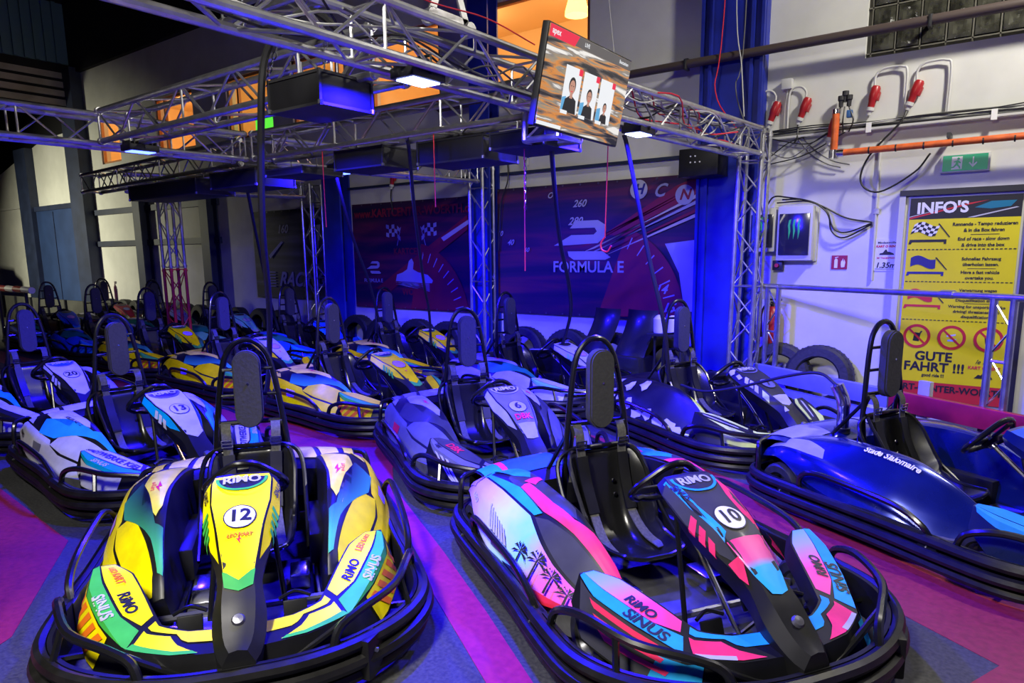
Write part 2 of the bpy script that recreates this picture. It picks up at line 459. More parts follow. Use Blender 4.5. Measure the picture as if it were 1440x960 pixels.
    edge = [seat(0, v) for v in vv] + [seat(t, 1) for t in us[1:]] + [seat(9, -v) for v in vv[1:]] + [seat(9 - t, -1) for t in us[1:-1]]
    b.tube(edge, .011, M_seat, 6, closed=True)
    for y in (-.07, .07):
        for z in (.33, .40): b.lathe([(0, 0), (.012, 0), (.01, .006), (0, .006)], M_chrome, origin=(-.42 + (z - .33) * -.3, y, z), axis='X', seg=8)
    _cm['seat'] = b.mesh('seat', sharp=50)
    b = MB()   # frame rail behind the seat
    b.tube(smooth([V(-.05, .26, .14), V(-.30, .26, .30), V(-.46, .25, .50), V(-.49, .17, .575), V(-.50, 0, .58), V(-.49, -.17, .575), V(-.46, -.25, .50), V(-.30, -.26, .30), V(-.05, -.26, .14)], 5), .013, M_tube, 8)
    _cm['seatframe'] = b.mesh('seat_frame')
    # belts
    def belt(s):
        b = MB()
        P = [V(-.49, s * .125, .71), V(-.455, s * .125, .66), V(-.445, s * .12, .55), V(-.40, s * .115, .42), V(-.32, s * .11, .28), V(-.20, s * .12, .19), V(-.06, s * .13, .17)]
        b.tube(smooth(P, 4), 0, M_belt, prof=[(-.024, -.003), (.024, -.003), (.024, .003), (-.024, .003)])
        b.tube(smooth([P[2], P[3], P[4]], 4), 0, M_plas, prof=[(-.030, -.008), (.030, -.008), (.030, .010), (-.030, .010)])
        b.tube(smooth([V(-.49, s * .14, .71), V(-.52, s * .15, .60), V(-.50, s * .15, .40)], 4), 0, M_belt, prof=[(-.02, -.003), (.02, -.003), (.02, .003), (-.02, .003)])
        return b.mesh('seat_belt')
    _cm['belt-1'] = belt(-1); _cm['belt1'] = belt(1)
    def buckle(s):
        b = MB(); R = Matrix.Rotation(radians(8), 3, 'Y')
        for dz in (-.018, 0, .018): b.box((-.438, s * .123, .615 + dz), (.008, .058, .006), M_chrome, rot=R)
        for dy in (-.027, .027): b.box((-.438, s * .123 + dy, .615), (.008, .006, .042), M_chrome, rot=R)
        return b.mesh('buckle')
    _cm['buckle-1'] = buckle(-1); _cm['buckle1'] = buckle(1)
    # steering wheel: flat-topped ring tilted to the driver
    b = MB(); R = Matrix.Rotation(radians(-50), 3, 'Y')
    P = []
    for k in range(32):
        a = 2 * pi * k / 32; r = .146 + .010 * cos(4 * a); x = r * cos(a); y = r * sin(a) * 1.12
        if cos(a) < -.2: x += .028 * max(0, cos(a * 1.0 - pi)) * (1 if abs(y) < .09 else .3)
        P.append(R @ V(x, y, .012 * cos(2 * a)) + V(.135, 0, .565))
    b.tube(P, .0155, M_tube, 10, closed=True)
    for a in (pi / 2, -pi / 2, 0):
        b.box(R @ V(.075 * cos(a), .085 * sin(a), -.01) + V(.135, 0, .565), (.15 if a == 0 else .05, .16 if a else .05, .012), M_plas, rot=R, bev=.004)
    b.lathe([(0, .0), (.045, .0), (.05, -.02), (.035, -.04), (0, -.04)], M_plas, origin=V(.135, 0, .565), R=R, seg=16)
    _cm['wheel'] = b.mesh('steering_wheel')
    b = MB(); b.tube([V(.16, 0, .54), V(.40, 0, .36), V(.66, 0, .12)], .012, M_chrome, 8)
    for s in (-1, 1): b.tube([V(.36, s * .10, .56), V(.52, s * .15, .12)], .011, M_tube, 8)
    b.lathe([(0, .0), (.022, .0), (.022, -.03), (0, -.03)], M_chrome, origin=V(.15, 0, .545), R=R, seg=12)
    _cm['column'] = b.mesh('steering_column')
    b = MB()
    for s in (-1, 1):
        b.tube([V(.66, 0, .12), V(.50, s * .40, .13)], .009, M_chrome, 6)
    b.tube([V(.47, -.46, .132), V(.47, .46, .132)], .016, M_rim, 8)
    _cm['rod'] = b.mesh('steering_rod')
    # chassis
    b = MB()
    b.box((.38, 0, .058), (.98, .54, .012), M_pan, bev=.003)
    for s in (-1, 1):
        b.tube(smooth([V(.96, s * .20, .09), V(.70, s * .30, .085), (V(.2, s * .29, .085)), V(-.4, s * .30, .085), V(-.93, s * .33, .10)], 4), .015, M_tube, 8)
        b.tube([V(.55, s * .30, .085), V(.62, s * .68, .11)], .014, M_tube, 6)
        b.tube([V(-.3, s * .30, .085), V(-.3, s * .68, .11)], .014, M_tube, 6)
        b.box((.16, s * .21, .10), (.16, .09, .07), M_chrome, bev=.01)
        b.box((-.20, s * .32, .17), (.50, .12, .16), M_plas, bev=.02)
    b.tube([V(-.72, -.50, .14), V(-.72, .50, .14)], .02, M_rim, 10)
    b.tube([V(-.93, -.5, .11), V(-.93, .5, .11)], .014, M_tube, 6)
    b.tube([V(.80, -.30, .13), V(.80, .30, .13)], .013, M_chrome, 8)
    b.box((-.80, 0, .20), (.26, .62, .20), M_plas, bev=.03)
    _cm['chassis'] = b.mesh('chassis')
    def pedal(s):
        b = MB(); b.tube([V(.78, s * .19, .075), V(.76, s * .19, .20)], .010, M_chrome, 6)
        b.box((.745, s * .19, .20), (.02, .09, .13), M_plas, rot=Matrix.Rotation(radians(-20), 3, 'Y'), bev=.005)
        b.tube(smooth([V(.72, s * .13, .27), V(.70, s * .19, .285), V(.72, s * .25, .27)], 3), .008, M_tube, 6)
        return b.mesh('pedal')
    _cm['pedal-1'] = pedal(-1); _cm['pedal1'] = pedal(1)
    return _cm

def kart_mesh_set(L):
    """body parts in the colours and stickers of one livery"""
    out = {}; pm = L.get('plastic', M_plas); K = L['c']; thin = L.get('far', False)
    def M(k): return K[k] if not isinstance(k, bpy.types.Material) else k
    for s in (-1, 1):
        b = MB()
        us = [PX[0] + (PX[-1] - PX[0]) * i / 40 for i in range(41)]; vs = [i * 5 / 25 for i in range(26)]
        b.grid(lambda u, v: pod_pt(u, v, s), us, vs, pm)
        b.add([pod_pt(PX[0], v, s) for v in vs], [list(range(26))], pm)
        b.add([pod_pt(PX[-1], v, s) for v in vs], [list(range(26))], pm)
        # grey sill under the front of the pod
        b.tube([V(.42, s * .46, .10), V(.30, s * .55, .10), V(.0, s * .645, .10), V(-.3, s * .655, .10)], 0, M_skirt, prof=[(-.015, -.05), (.015, -.05), (.015, .055), (-.015, .055)])
        out['pod%d' % s] = b.mesh('side_pod', sharp=28)
        b = MB()
        for i, (k, P) in enumerate(L['pod']):
            off = .0028 + .0007 * i
            decal(b, *poly(P), lambda x, v, o=off: pod_pt(x, v, s, o), (.0325, .2), M(k))
        for (txt, x, v, size, k, *r) in L.get('podtext', []):
            rot = (r[0] if r else 0); vv, ff = text_polys(txt, size, .03, .2)
            d = -s
            decal(b, vv, ff, lambda a, c: pod_pt(x + d * (a * cos(rot) + s * 0) - 0, v - c / .15 + d * a * sin(rot) / .15, s, .0055), (.05, .06) if size > .05 else None, M(k))
        out['podart%d' % s] = b.mesh('sticker', smooth_=True) if b.v else None
        b = MB()
        ts = [i / 4 for i in range(21)]; vs = [0, .5, 1, 1.5, 2, 2.5, 3]
        b.grid(lambda t, v: fair_pt(t, v, s), ts, vs, pm)
        b.add([fair_pt(0, v, s) for v in vs], [list(range(7))], pm)
        out['fair%d' % s] = b.mesh('front_fairing', sharp=28)
        b = MB()
        for i, (k, P) in enumerate(L['fair']):
            off = .0015 + .0007 * i
            decal(b, *poly(P), lambda t, v, o=off: fair_pt(t, v, s, o), (.25, .5), M(k))
        for (txt, t, v, size, k) in L.get('fairtext', []):
            vv, ff = text_polys(txt, size, .03, .2); d = -s
            # one unit of t is about 0.18 m along, one unit of v about 0.13 m across
            decal(b, vv, ff, lambda a, c: fair_pt(t + d * a / .19, v - c / .15, s, .005), (.2, .3), M(k))
        out['fairart%d' % s] = b.mesh('sticker')
    # nose cone
    b = MB(); us = [CX_[0] + (CX_[-1] - CX_[0]) * i / 28 for i in range(29)]
    def cs(x, k):
        P = cone_sec(x); P = [V(0, P[0][1]), P[0].lerp(P[1], .5), P[1], P[1].lerp(P[2], .5), P[2], P[2].lerp(P[3], .5), P[3]]
        q = P[abs(k)]; return V(x, math.copysign(q[0], k), q[1])
    b.grid(cs, us, list(range(-6, 7)), pm)
    for x in (CX_[0], CX_[-1]): b.add([cs(x, k) for k in range(-6, 7)], [list(range(13))], pm)
    b.grid(lambda x, k: cs(x, -6).lerp(cs(x, 6), k), us[6:], [0, .5, 1], pm)
    b.lathe([(0, .012), (.018, .010), (.024, .0), (.024, -.01)], M_rim, origin=cone_pt(.95, 0), seg=14, R=Matrix.Rotation(radians(38), 3, 'Y'))
    b.box((.985, 0, .275), (.08, .012, .02), M_edge, rot=Matrix.Rotation(radians(38), 3, 'Y'))
    out['cone'] = b.mesh('nose_cone', sharp=25)
    b = MB()
    for i, (k, P) in enumerate(L['cone']):
        off = .0015 + .0006 * i
        decal(b, *poly(P), lambda x, c, o=off: cone_pt(x, c, o), (.05, .03), M(k))
    if 'arc' in L:
        vs, fs = ell(.325, 0, .092, .105, 24, -pi / 2, pi / 2), None; n = len(vs)
        outp = vs + [(.325 + (x - .325) * .88, y * .88) for x, y in vs]
        decal(b, outp, [[i, i + 1, n + i + 1, n + i] for i in range(n - 1)], lambda x, c: cone_pt(x, c, .0062), None, M(L['arc']))
    for (txt, x, c, size, k, *r) in L.get('conetext', []):
        rot = r[0] if r else 0; vv, ff = text_polys(txt, size, .035, .25 if size < .06 else 0)
        decal(b, vv, ff, lambda a, d: cone_pt(x - (d * cos(rot) + a * sin(rot)), c + a * cos(rot) - d * sin(rot), .0075), (.03, .03), M(k))
    out['coneart'] = b.mesh('sticker')
    if L.get('num') is not None:
        b = MB(); vs, fs = poly(ell(.575, 0, .058, .062, 28)); decal(b, vs, fs, lambda x, c: cone_pt(x, c, .006), (.03, .03), M(L.get('disc', M_white)))
        vv, ff = ringf(.575, 0, .058, .0625, 28); decal(b, vv, ff, lambda x, c: cone_pt(x, c, .0068), (.04, .04), M_black)
        if L['num']:
            vv, ff = text_polys(L['num'], .088, .03); decal(b, vv, ff, lambda a, d: cone_pt(.575 - d, a, .0085), (.03, .03), M_black)
        out['num'] = b.mesh('number_disc')
    # rear cover
    b = MB(); ys = [-.56 + i * .08 for i in range(15)]; xs = [-.98, -.93, -.86, -.78, -.70, -.62, -.57]
    b.grid(lambda x, y: rear_pt(x, y), xs, ys, pm)
    b.grid(lambda z, y: V(rear_pt(-.98, y).x - .01 * z, y, rear_pt(-.98, y).z - .18 * z), [0, .5, 1], ys, pm)
    b.grid(lambda z, y: V(rear_pt(-.57, y).x, y, rear_pt(-.57, y).z - .16 * z), [0, .5, 1], ys, pm)
    out['rear'] = b.mesh('rear_cover', sharp=40)
    b = MB()
    for i, (k, P) in enumerate(L.get('rear', [])):
        for s in (-1, 1): decal(b, *poly([(x, s * y) for x, y in P]), lambda x, y, o=i: rear_pt(x, y, .003 + .001 * o), (.05, .05), M(k))
    out['rearart'] = b.mesh('sticker') if b.v else None
    return out

_count = [0]
def make_kart(L, pos, yaw, label, group='rental karts parked in rows', simple=False):
    G = common()
    if 'set' not in L: L['set'] = kart_mesh_set(L)
    B = L['set']
    r = empty('go_kart', (pos[0], pos[1], 0), radians(yaw), label, 'go kart', group)
    put('chassis', G['chassis'], r)
    for k in range(3): put('bumper_rail', G['rail%d' % k], r)
    put('bumper_band', G['band'], r)
    for k in ('front', 'side', 'rear'):
        for s in (-1, 1): put('%s_guard' % k, G['guard_%s%d' % (k, s)], r)
    for x, y, a, c in ((.47, -.52, 'tf', 'rf'), (.47, .52, 'tf', 'rf'), (-.72, -.555, 'tr', 'rr'), (-.72, .555, 'tr', 'rr')):
        t = put('wheel', G[a], r, (x, y, .132 if a == 'tf' else .14)); put('rim', G[c], t)
    h = put('roll_hoop', G['hoop'], r); put('headrest', G['pad'], h)
    st = put('seat', G['seat'], r); put('seat_frame', G['seatframe'], r)
    for s in (-1, 1):
        be = put('seat_belt', G['belt%d' % s], r); put('buckle', G['buckle%d' % s], be)
        put('pedal', G['pedal%d' % s], r)
        p = put('side_pod', B['pod%d' % s], r); 
        if B['podart%d' % s]: put('sticker', B['podart%d' % s], p)
        f = put('front_fairing', B['fair%d' % s], r); put('sticker', B['fairart%d' % s], f)
    put('steering_wheel', G['wheel'], r); put('steering_column', G['column'], r); put('steering_rod', G['rod'], r)
    c = put('nose_cone', B['cone'], r); put('sticker', B['coneart'], c)
    if 'num' in B: put('number_disc', B['num'], c)
    q = put('rear_cover', B['rear'], r)
    if B['rearart']: put('sticker', B['rearart'], q)
    return r

# ------------------------------------------------------------------ liveries
def sticker(name, col, n=.18): return mat(name, col, .42, noise=n, scale=9, coat=.03, spec=.18)
yel = sticker('yellow_sticker', (.86, .72, .0)); grn = sticker('green_sticker', (.05, .42, .06)); ora = sticker('orange_stripe', (.75, .16, .01), 0)
lyel = sticker('faded_yellow_sticker', (.80, .70, .05)); gfade = gradmat('green_fade', 2, [(0, (.06, .45, .05)), (.45, (.05, .42, .16)), (1, (.008, .012, .035))], .22, .46)
blu = sticker('sky_blue_sticker', (.02, .34, .72)); pnk = sticker('pink_sticker', (.9, .04, .13)); dgr = sticker('charcoal_sticker', (.045, .045, .05)); lil = sticker('lilac_sticker', (.45, .25, .75))
palm = gradmat('sunset_print', 0, [(0, (.32, .08, .62)), (.35, (.55, .38, .85)), (.55, (.50, .62, .80)), (.72, (.20, .60, .66)), (.86, (.62, .16, .52)), (1, (.75, .1, .4))], -.85, .40, noise=.22)
fgrad = gradmat('blue_to_pink_print', 0, [(0, (.02, .42, .75)), (.3, (.35, .35, .80)), (.62, (.92, .06, .26)), (1, (.92, .04, .22))], .38, .80, noise=.12)
cgrad = gradmat('pink_to_blue_print', 0, [(0, (.88, .04, .2)), (.42, (.75, .10, .30)), (.55, (.02, .40, .70)), (1, (.02, .42, .75))], .66, .87)
wht = sticker('white_sticker', (.46, .46, .50)); tea = sticker('teal_sticker', (.0, .30, .48)); nav = sticker('blue_sticker', (.02, .10, .55)); gry = sticker('grey_sticker', (.12, .12, .15))
lgr = sticker('pale_grey_sticker', (.30, .30, .36)); rsd = sticker('red_sticker', (.65, .02, .05)); lim = sticker('lime_sticker', (.62, .75, .12)); dgn = sticker('dark_green_sticker', (.02, .22, .12)); mint = sticker('mint_sticker', (.2, .62, .42))
metal_blue = mat('metallic_blue_shell', (.008, .02, .20), .22, .55, noise=.3, scale=4, coat=.8)

podA = [(-.86, 2.85), (-.5, 2.8), (-.16, 2.85), (-.12, 3.02), (0, 3.2), (.3, 3.25), (.385, 3.5), (.37, 4.0), (.1, 4.2), (-.2, 4.15), (-.45, 4.1), (-.68, 3.95), (-.84, 3.9)]
podB = [(-.13, 2.98), (-.09, 2.45), (.33, 2.02), (.405, 2.1), (.40, 3.2), (.33, 3.12), (.02, 3.1)]
podC = [(-.66, 1.15), (-.3, 1.1), (0, 1.25), (.06, 1.6), (-.08, 2.2), (-.25, 2.3), (-.5, 2.1)]
podD = [(-.42, 2.3), (-.24, 2.42), (-.04, 2.2), (.1, 1.65), (.14, 1.12), (.36, 1.1), (.34, 1.6), (.1, 2.15), (-.14, 2.75), (-.34, 2.85)]
podE = [(-.84, 2.3), (-.6, 2.4), (-.52, 2.72), (-.84, 2.75)]
fairP = [(.05, 1.06), (.6, 1.05), (1.6, 1.04), (2.62, 1.06), (2.70, 1.4), (2.2, 1.62), (1.0, 1.66), (.05, 1.7)]
fairQ = [(.03, 1.76), (1.0, 1.72), (2.2, 1.68), (2.78, 1.5), (3.0, 1.98), (2.2, 2.12), (1.1, 2.2), (.2, 2.15)]
fairR = [(2.82, 1.08), (4.2, 1.05), (5.0, 1.05), (5.0, 1.55), (4.15, 1.5), (3.75, 1.2), (2.86, 1.3)]
fairS = [(2.88, 1.42), (3.65, 1.32), (4.0, 1.6), (4.4, 1.95), (3.1, 1.96)]
def stripes(t0, dt, n, k):
    return [(k, [(t0 + i * dt, 2.25), (t0 + i * dt + dt * .55, 2.25), (t0 + i * dt + dt * .55 - .45, 2.9), (t0 + i * dt - .45, 2.9)]) for i in range(n)]
coneM = [(.30, -.11), (.30, .11), (.34, .118), (.48, .112), (.62, .085), (.79, .055), (.83, 0), (.79, -.055), (.62, -.085), (.48, -.112), (.34, -.118)]
def coneside(s, a=.32, b=.74): return [(a, s * .125), (a + .02, s * .170), (.5, s * .178), (b - .08, s * .14), (b, s * .085), (.62, s * .094), (.48, s * .120), (.36, s * .127)]
coneTop = ell(.325, 0, .09, .095, 20, -pi / 2, pi / 2)
def ticks(s, c0=.125, n=4, x0=.50, dx=.034, w=.02): return [[(x0 + i * dx, s * (c0 + .006)), (x0 + i * dx + w, s * (c0 + .002)), (x0 + i * dx + w + .022, s * (c0 + .045)), (x0 + i * dx + .022, s * (c0 + .05))] for i in range(n)]
bolt = [(.012, -.006), (-.004, .008), (.0, .0), (-.012, .006), (.004, -.008), (0, 0)]
def palmtree(x, v, h, k):
    out = [(k, [(x - .004, v), (x + .004, v), (x + .012, v + h), (x + .0, v + h)])]
    for a in (-2.6, -2.1, -1.57, -1.0, -.5, .1, 3.0):
        out.append((k, [(x, v), (x + .05 * cos(a) - .008 * sin(a), v + .30 * sin(a) + .1), (x + .06 * cos(a), v + .36 * sin(a) + .16), (x + .04 * cos(a) + .008 * sin(a), v + .25 * sin(a))]))
    return out
L12 = dict(c={}, num='12',
  pod=[(yel, podA), (yel, podB), (lyel, podC), (gfade, podD), (lyel, podE), (lil, [(-.34, 3.2), (-.22, 3.15), (-.2, 3.5), (-.3, 3.6)]), (rsd, [(-.30, 1.62), (-.22, 1.45), (-.22, 1.58), (-.15, 1.5), (-.23, 1.75), (-.23, 1.62)])],
  podtext=[('RiMO', -.55, 3.45, .07, M_black), ('LEO', -.28, 3.38, .05, nav), ('e-Kart', -.25, 1.85, .045, ora)],
  fair=[(yel, fairP), (grn, fairQ), (yel, fairR), (yel, fairS), (grn, [(3.0, 1.8), (4.3, 1.85), (4.4, 1.97), (3.0, 1.99)]), (yel, [(.3, 2.2), (2.4, 2.15), (2.3, 2.95), (.9, 2.95)])] + stripes(.75, .34, 5, ora),
  fairtext=[('RiMO', 1.9, 1.42, .055, M_black), ('SiNUS', 1.7, 1.92, .055, wht), ('LEO KART', .75, 1.36, .04, ora)],
  cone=[(yel, coneM), (yel, coneside(1)), (yel, coneside(-1)), (M_black, coneTop), (grn, [(.79, -.055), (.83, 0), (.79, .055), (.845, .05), (.865, 0), (.845, -.05)]),
        (rsd, [(.665, -.004), (.685, .010), (.68, .0), (.70, .003), (.675, -.012), (.68, -.002)])] + [(grn, p) for s in (1, -1) for p in ticks(s)],
  arc=grn, conetext=[('RiMO', .345, 0, .064, wht), ('LEO KART', .665, 0, .020, ora), ('SiNUS', .40, -.150, .034, M_black, -1.35), ('SiNUS', .40, .150, .034, M_black, 1.35)],
  rear=[(lyel, [(-.93, .06), (-.93, .30), (-.66, .34), (-.66, .08)]), (lyel, [(-.93, .33), (-.92, .45), (-.66, .47), (-.66, .37)]), (yel, [(-.9, .49), (-.88, .55), (-.64, .55), (-.64, .5)]), (grn, [(-.93, .48), (-.91, .55), (-.93, .55)])])
L10 = dict(c={}, num='10',
  pod=[(palm, [(-.86, 2.55), (-.45, 2.48), (-.15, 2.5), (.12, 3.02), (.385, 3.42), (.37, 4.0), (.1, 4.2), (-.2, 4.15), (-.45, 4.1), (-.68, 3.95), (-.84, 3.9)]),
       (dgr, [(-.12, 2.46), (-.05, 2.32), (.1, 2.2), (.405, 2.2), (.40, 3.3), (.14, 2.95)]), (dgr, podC),
       (pnk, [(-.35, 2.12), (-.1, 2.25), (.1, 2.12), (.41, 2.12), (.41, 1.5), (.30, 1.1), (.15, 1.25), (.05, 1.72), (-.1, 1.88), (-.35, 1.80)]),
       (blu, [(-.72, 2.3), (-.36, 2.14), (-.1, 2.29), (-.13, 2.44), (-.45, 2.42), (-.72, 2.46)]), (blu, [(-.84, 1.3), (-.55, 1.15), (-.42, 1.5), (-.5, 1.9), (-.86, 2.1)]), (pnk, [(-.42, 1.12), (-.37, 1.12), (-.30, 1.7), (-.38, 1.9)]), (lil, [(-.84, 2.15), (-.74, 2.15), (-.70, 3.2), (-.84, 3.4)]),
       (M_skirt, [(-.36, 3.3), (-.2, 3.25), (-.12, 3.7), (-.28, 3.8)])] +
      [(wht, [(-.42 + i * .03, 2.95 + i * .03), (-.41 + i * .03, 2.93 + i * .03), (-.34 + i * .03, 3.45), (-.36 + i * .03, 3.47)]) for i in range(7)] +
      sum([palmtree(x, v, h, M_black) for x, v, h in ((-.06, 3.25, .6), (.05, 3.15, .7), (.15, 3.3, .55), (.25, 3.5, .4))], []) +
      [(rsd, [(-.15, 3.95), (.1, 3.88), (.3, 3.9), (.33, 3.98), (.1, 4.08), (-.1, 4.08)])],
  podtext=[('LEO', -.62, 3.42, .05, wht)],
  fair=[(fgrad, fairP), (blu, [(.03, 1.72), (1.0, 1.68), (2.2, 1.64), (2.78, 1.48), (2.9, 1.98), (1.1, 2.02), (.1, 2.0)]), (blu, fairR), (pnk, fairS), (wht, [(3.1, 1.86), (3.9, 1.82), (3.9, 1.97), (3.1, 1.98)]),
        (dgr, [(.2, 2.05), (2.9, 2.0), (2.9, 2.95), (.8, 2.95)]), (blu, [(2.5, 2.3), (3.3, 2.1), (3.3, 2.9), (2.4, 2.9)])] + [(pnk, [(.9 + i * .2, 2.1 + i * .22), (2.5 + i * .12, 2.08 + i * .22), (2.45 + i * .12, 2.2 + i * .22), (1.1 + i * .2, 2.22 + i * .22)]) for i in range(3)],
  fairtext=[('RiMO', 1.8, 1.45, .055, M_black), ('SiNUS', 2.1, 1.83, .065, M_black)],
  cone=[(dgr, coneM), (blu, [(.31, -.085), (.31, -.135), (.50, -.130), (.66, -.092), (.63, -.060), (.48, -.085)]), (pnk, [(.34, .105), (.42, .118), (.50, .115), (.58, .10), (.66, .085), (.56, .07), (.45, .08)]),
        (cgrad, [(.665, -.085), (.665, .085), (.79, .06), (.86, .035), (.87, 0), (.86, -.035), (.79, -.06)]), (dgr, coneside(1)), (dgr, coneside(-1)), (M_black, coneTop)] +
       [(pnk, [(.50 + i * .05, -.135), (.532 + i * .05, -.13), (.555 + i * .05, -.185 + i * .01), (.52 + i * .05, -.19 + i * .01)]) for i in range(3)] + [(pnk, [(.72, -.07), (.745, -.068), (.79, -.10), (.75, -.12), (.70, -.13)])],
  arc=blu, conetext=[('RiMO', .345, 0, .064, wht), ('SiNUS', .40, -.108, .036, M_black, -1.4)],
  rear=[(nav, [(-.93, .1), (-.93, .40), (-.66, .42), (-.66, .1)]), (blu, [(-.9, .44), (-.88, .55), (-.64, .55), (-.64, .45)]), (pnk, [(-.9, .40), (-.9, .44), (-.64, .45), (-.64, .42)])])
def variant(base, remap, **kw):
    """same cut lines, other colours"""
    L = {k: v for k, v in base.items() if k != 'set'}
    for k in ('pod', 'fair', 'cone', 'rear'): L[k] = [(remap.get(a, a), p) for a, p in L.get(k, [])]
    L.update(kw); return L
L13 = variant(L12, {yel: wht, lyel: wht, grn: tea, gfade: blu, ora: wht, rsd: wht, lil: gry}, num='13', disc=wht, arc=gry,
  podtext=[('RiMO', -.6, 3.5, .05, M_black), ('KIELER NETZ', -.12, 1.9, .04, M_black)], fairtext=[('STADTWERKE KiEL AG', 1.55, 1.38, .062, M_black), ('SiNUS', 1.4, 1.9, .045, wht)],
  conetext=[('RiMO', .345, 0, .064, wht)])
L13['cone'] = [(wht, coneM), (tea, coneside(1)), (tea, coneside(-1)), (M_black, coneTop)] + [(wht, p) for s in (1, -1) for p in ticks(s, n=3, x0=.5, dx=.045, w=.03)]
L20 = variant(L13, {tea: M_black}, num='20', fairtext=[], podtext=[], conetext=[('RiMO', .345, 0, .064, wht)])
L20['cone'] = [(wht, coneM), (M_black, coneside(1)), (M_black, coneside(-1)), (nav, coneTop)] + [(wht, p) for s in (1, -1) for p in ticks(s, n=3, x0=.5, dx=.045, w=.03)] + [(wht, [(.32, s * .125), (.34, s * .15), (.5, s * .14), (.5, s * .12)]) for s in (1, -1)]
L6 = variant(L12, {yel: gry, lyel: lgr, grn: lgr, gfade: dgr, ora: M_black, lil: rsd}, num='6', disc=lgr, arc=lgr, podtext=[], fairtext=[('DBK', 1.4, 1.4, .07, rsd), ('DBK', .9, 1.86, .04, M_black)], conetext=[('RiMO', .345, 0, .064, wht), ('DBK', .675, 0, .06, rsd)])
L6['cone'] = [(gry, coneM), (lgr, coneside(1)), (lgr, coneside(-1)), (M_black, coneTop), (lgr, [(.72, -.06), (.72, .06), (.83, .04), (.84, 0), (.83, -.04)])]
L6['fair'] = [(dgr, fairP), (gry, fairQ), (gry, fairR), (lgr, fairS)] + [(wht, [(1.0 + i * .3, 2.1), (1.15 + i * .3, 2.1), (2.3 + i * .1, 2.8), (2.2 + i * .1, 2.8)]) for i in range(3)]
spl = [[(x + .075 * cos(a) * r, v + .36 * sin(a) * r) for a, r in [(i * .7, .5 + .5 * ((i * 37 + int(x * 100)) % 5) / 4) for i in range(9)]] for x, v in ((-.6, 3.3), (-.48, 3.6), (-.35, 3.35), (-.22, 3.7), (-.1, 3.45), (.02, 3.7), (.12, 3.55), (-.45, 2.5), (-.3, 2.2), (-.65, 2.2), (.2, 3.8))]
L7 = dict(c={}, num='7', disc=gry,
  pod=[(lim, [(.1, 1.1), (.22, 1.1), (.40, 1.6), (.41, 2.2), (.34, 2.1), (.16, 1.5)]), (lim, [(-.1, 3.9), (.1, 3.75), (.36, 3.8), (.36, 4.05), (0, 4.2)])] + [(wht, p) for p in spl],
  fair=[(M_black, fairP), (lim, [(.05, 1.06), (.6, 1.05), (1.6, 1.04), (2.6, 1.06), (2.6, 1.2), (1.0, 1.25), (.05, 1.3)]), (wht, [(.4, 1.5), (2.2, 1.4), (2.3, 1.45), (.6, 1.6)]), (lim, [(1.0, 1.75), (2.8, 1.6), (3.0, 1.85), (2.0, 2.0)]), (lim, fairR), (lim, [(1.8, 2.2), (3.4, 2.2), (3.3, 2.5), (1.9, 2.6)])], fairtext=[],
  cone=[(M_black, coneM), (wht, [(.70, -.07), (.70, .07), (.78, .045), (.80, 0), (.78, -.045)]), (lim, [(.62, -.10), (.68, -.09), (.70, -.13), (.64, -.14)])] + [(wht, p) for s in (1, -1) for p in ticks(s, c0=.10, n=3, x0=.45, dx=.05, w=.035)] + [(wht, [(.33 + .03 * cos(a), -.14 + .03 * sin(a)) for a in (0, 1, 1.6, 2.8, 3.5, 5)]), (wht, [(.40, -.12), (.44, -.13), (.42, -.16), (.38, -.15)]), (wht, [(.80, -.05), (.84, -.04), (.83, -.07)])],
  arc=gry, conetext=[('RiMO', .345, 0, .064, wht)])
LB = dict(c={}, num=None, plastic=metal_blue,
  pod=[(lgr, [(-.86, 2.1), (-.6, 2.2), (-.45, 2.5), (-.42, 2.85), (-.7, 2.95), (-.86, 2.9)])],
  podtext=[('Stade Slalomaire', -.10, 2.02, .046, M_white)], fair=[(blu, fairP), (blu, fairQ), (nav, fairR)], fairtext=[], cone=[(nav, coneM)], conetext=[],
  rear=[(lgr, [(-.93, .2), (-.93, .5), (-.66, .5), (-.66, .2)])])
LY = variant(L12, {}, num='', disc=lil); LY['podtext'] = []; LY['fairtext'] = []; LY['conetext'] = [('RiMO', .345, 0, .064, wht)]
LYW = variant(L12, {}, num='', disc=lil); LYW['podtext'] = []; LYW['fairtext'] = []; LYW['conetext'] = [('RiMO', .345, 0, .064, wht)]
LYW['cone'] = [(wht if m_ is yel and i_ == 0 else m_, q_) for i_, (m_, q_) in enumerate(L12['cone'])]
LW = variant(L12, {yel: wht, lyel: lgr, grn: mint, gfade: dgn, ora: wht, lil: gry}, num='', disc=lil, podtext=[], fairtext=[], conetext=[], arc=wht)
LG = variant(L12, {yel: mint, lyel: dgn, grn: wht, gfade: dgn, ora: wht, lil: gry}, num='', disc=wht, podtext=[], fairtext=[], conetext=[], arc=wht)
LN = variant(L12, {yel: nav, lyel: nav, grn: blu, gfade: dgn, ora: blu, lil: gry}, num='', disc=lil, podtext=[], fairtext=[], conetext=[], arc=blu)
LR = variant(L12, {yel: rsd, lyel: wht, grn: ora, gfade: dgr, ora: wht, lil: gry}, num='', disc=wht, podtext=[], fairtext=[], conetext=[], arc=wht)

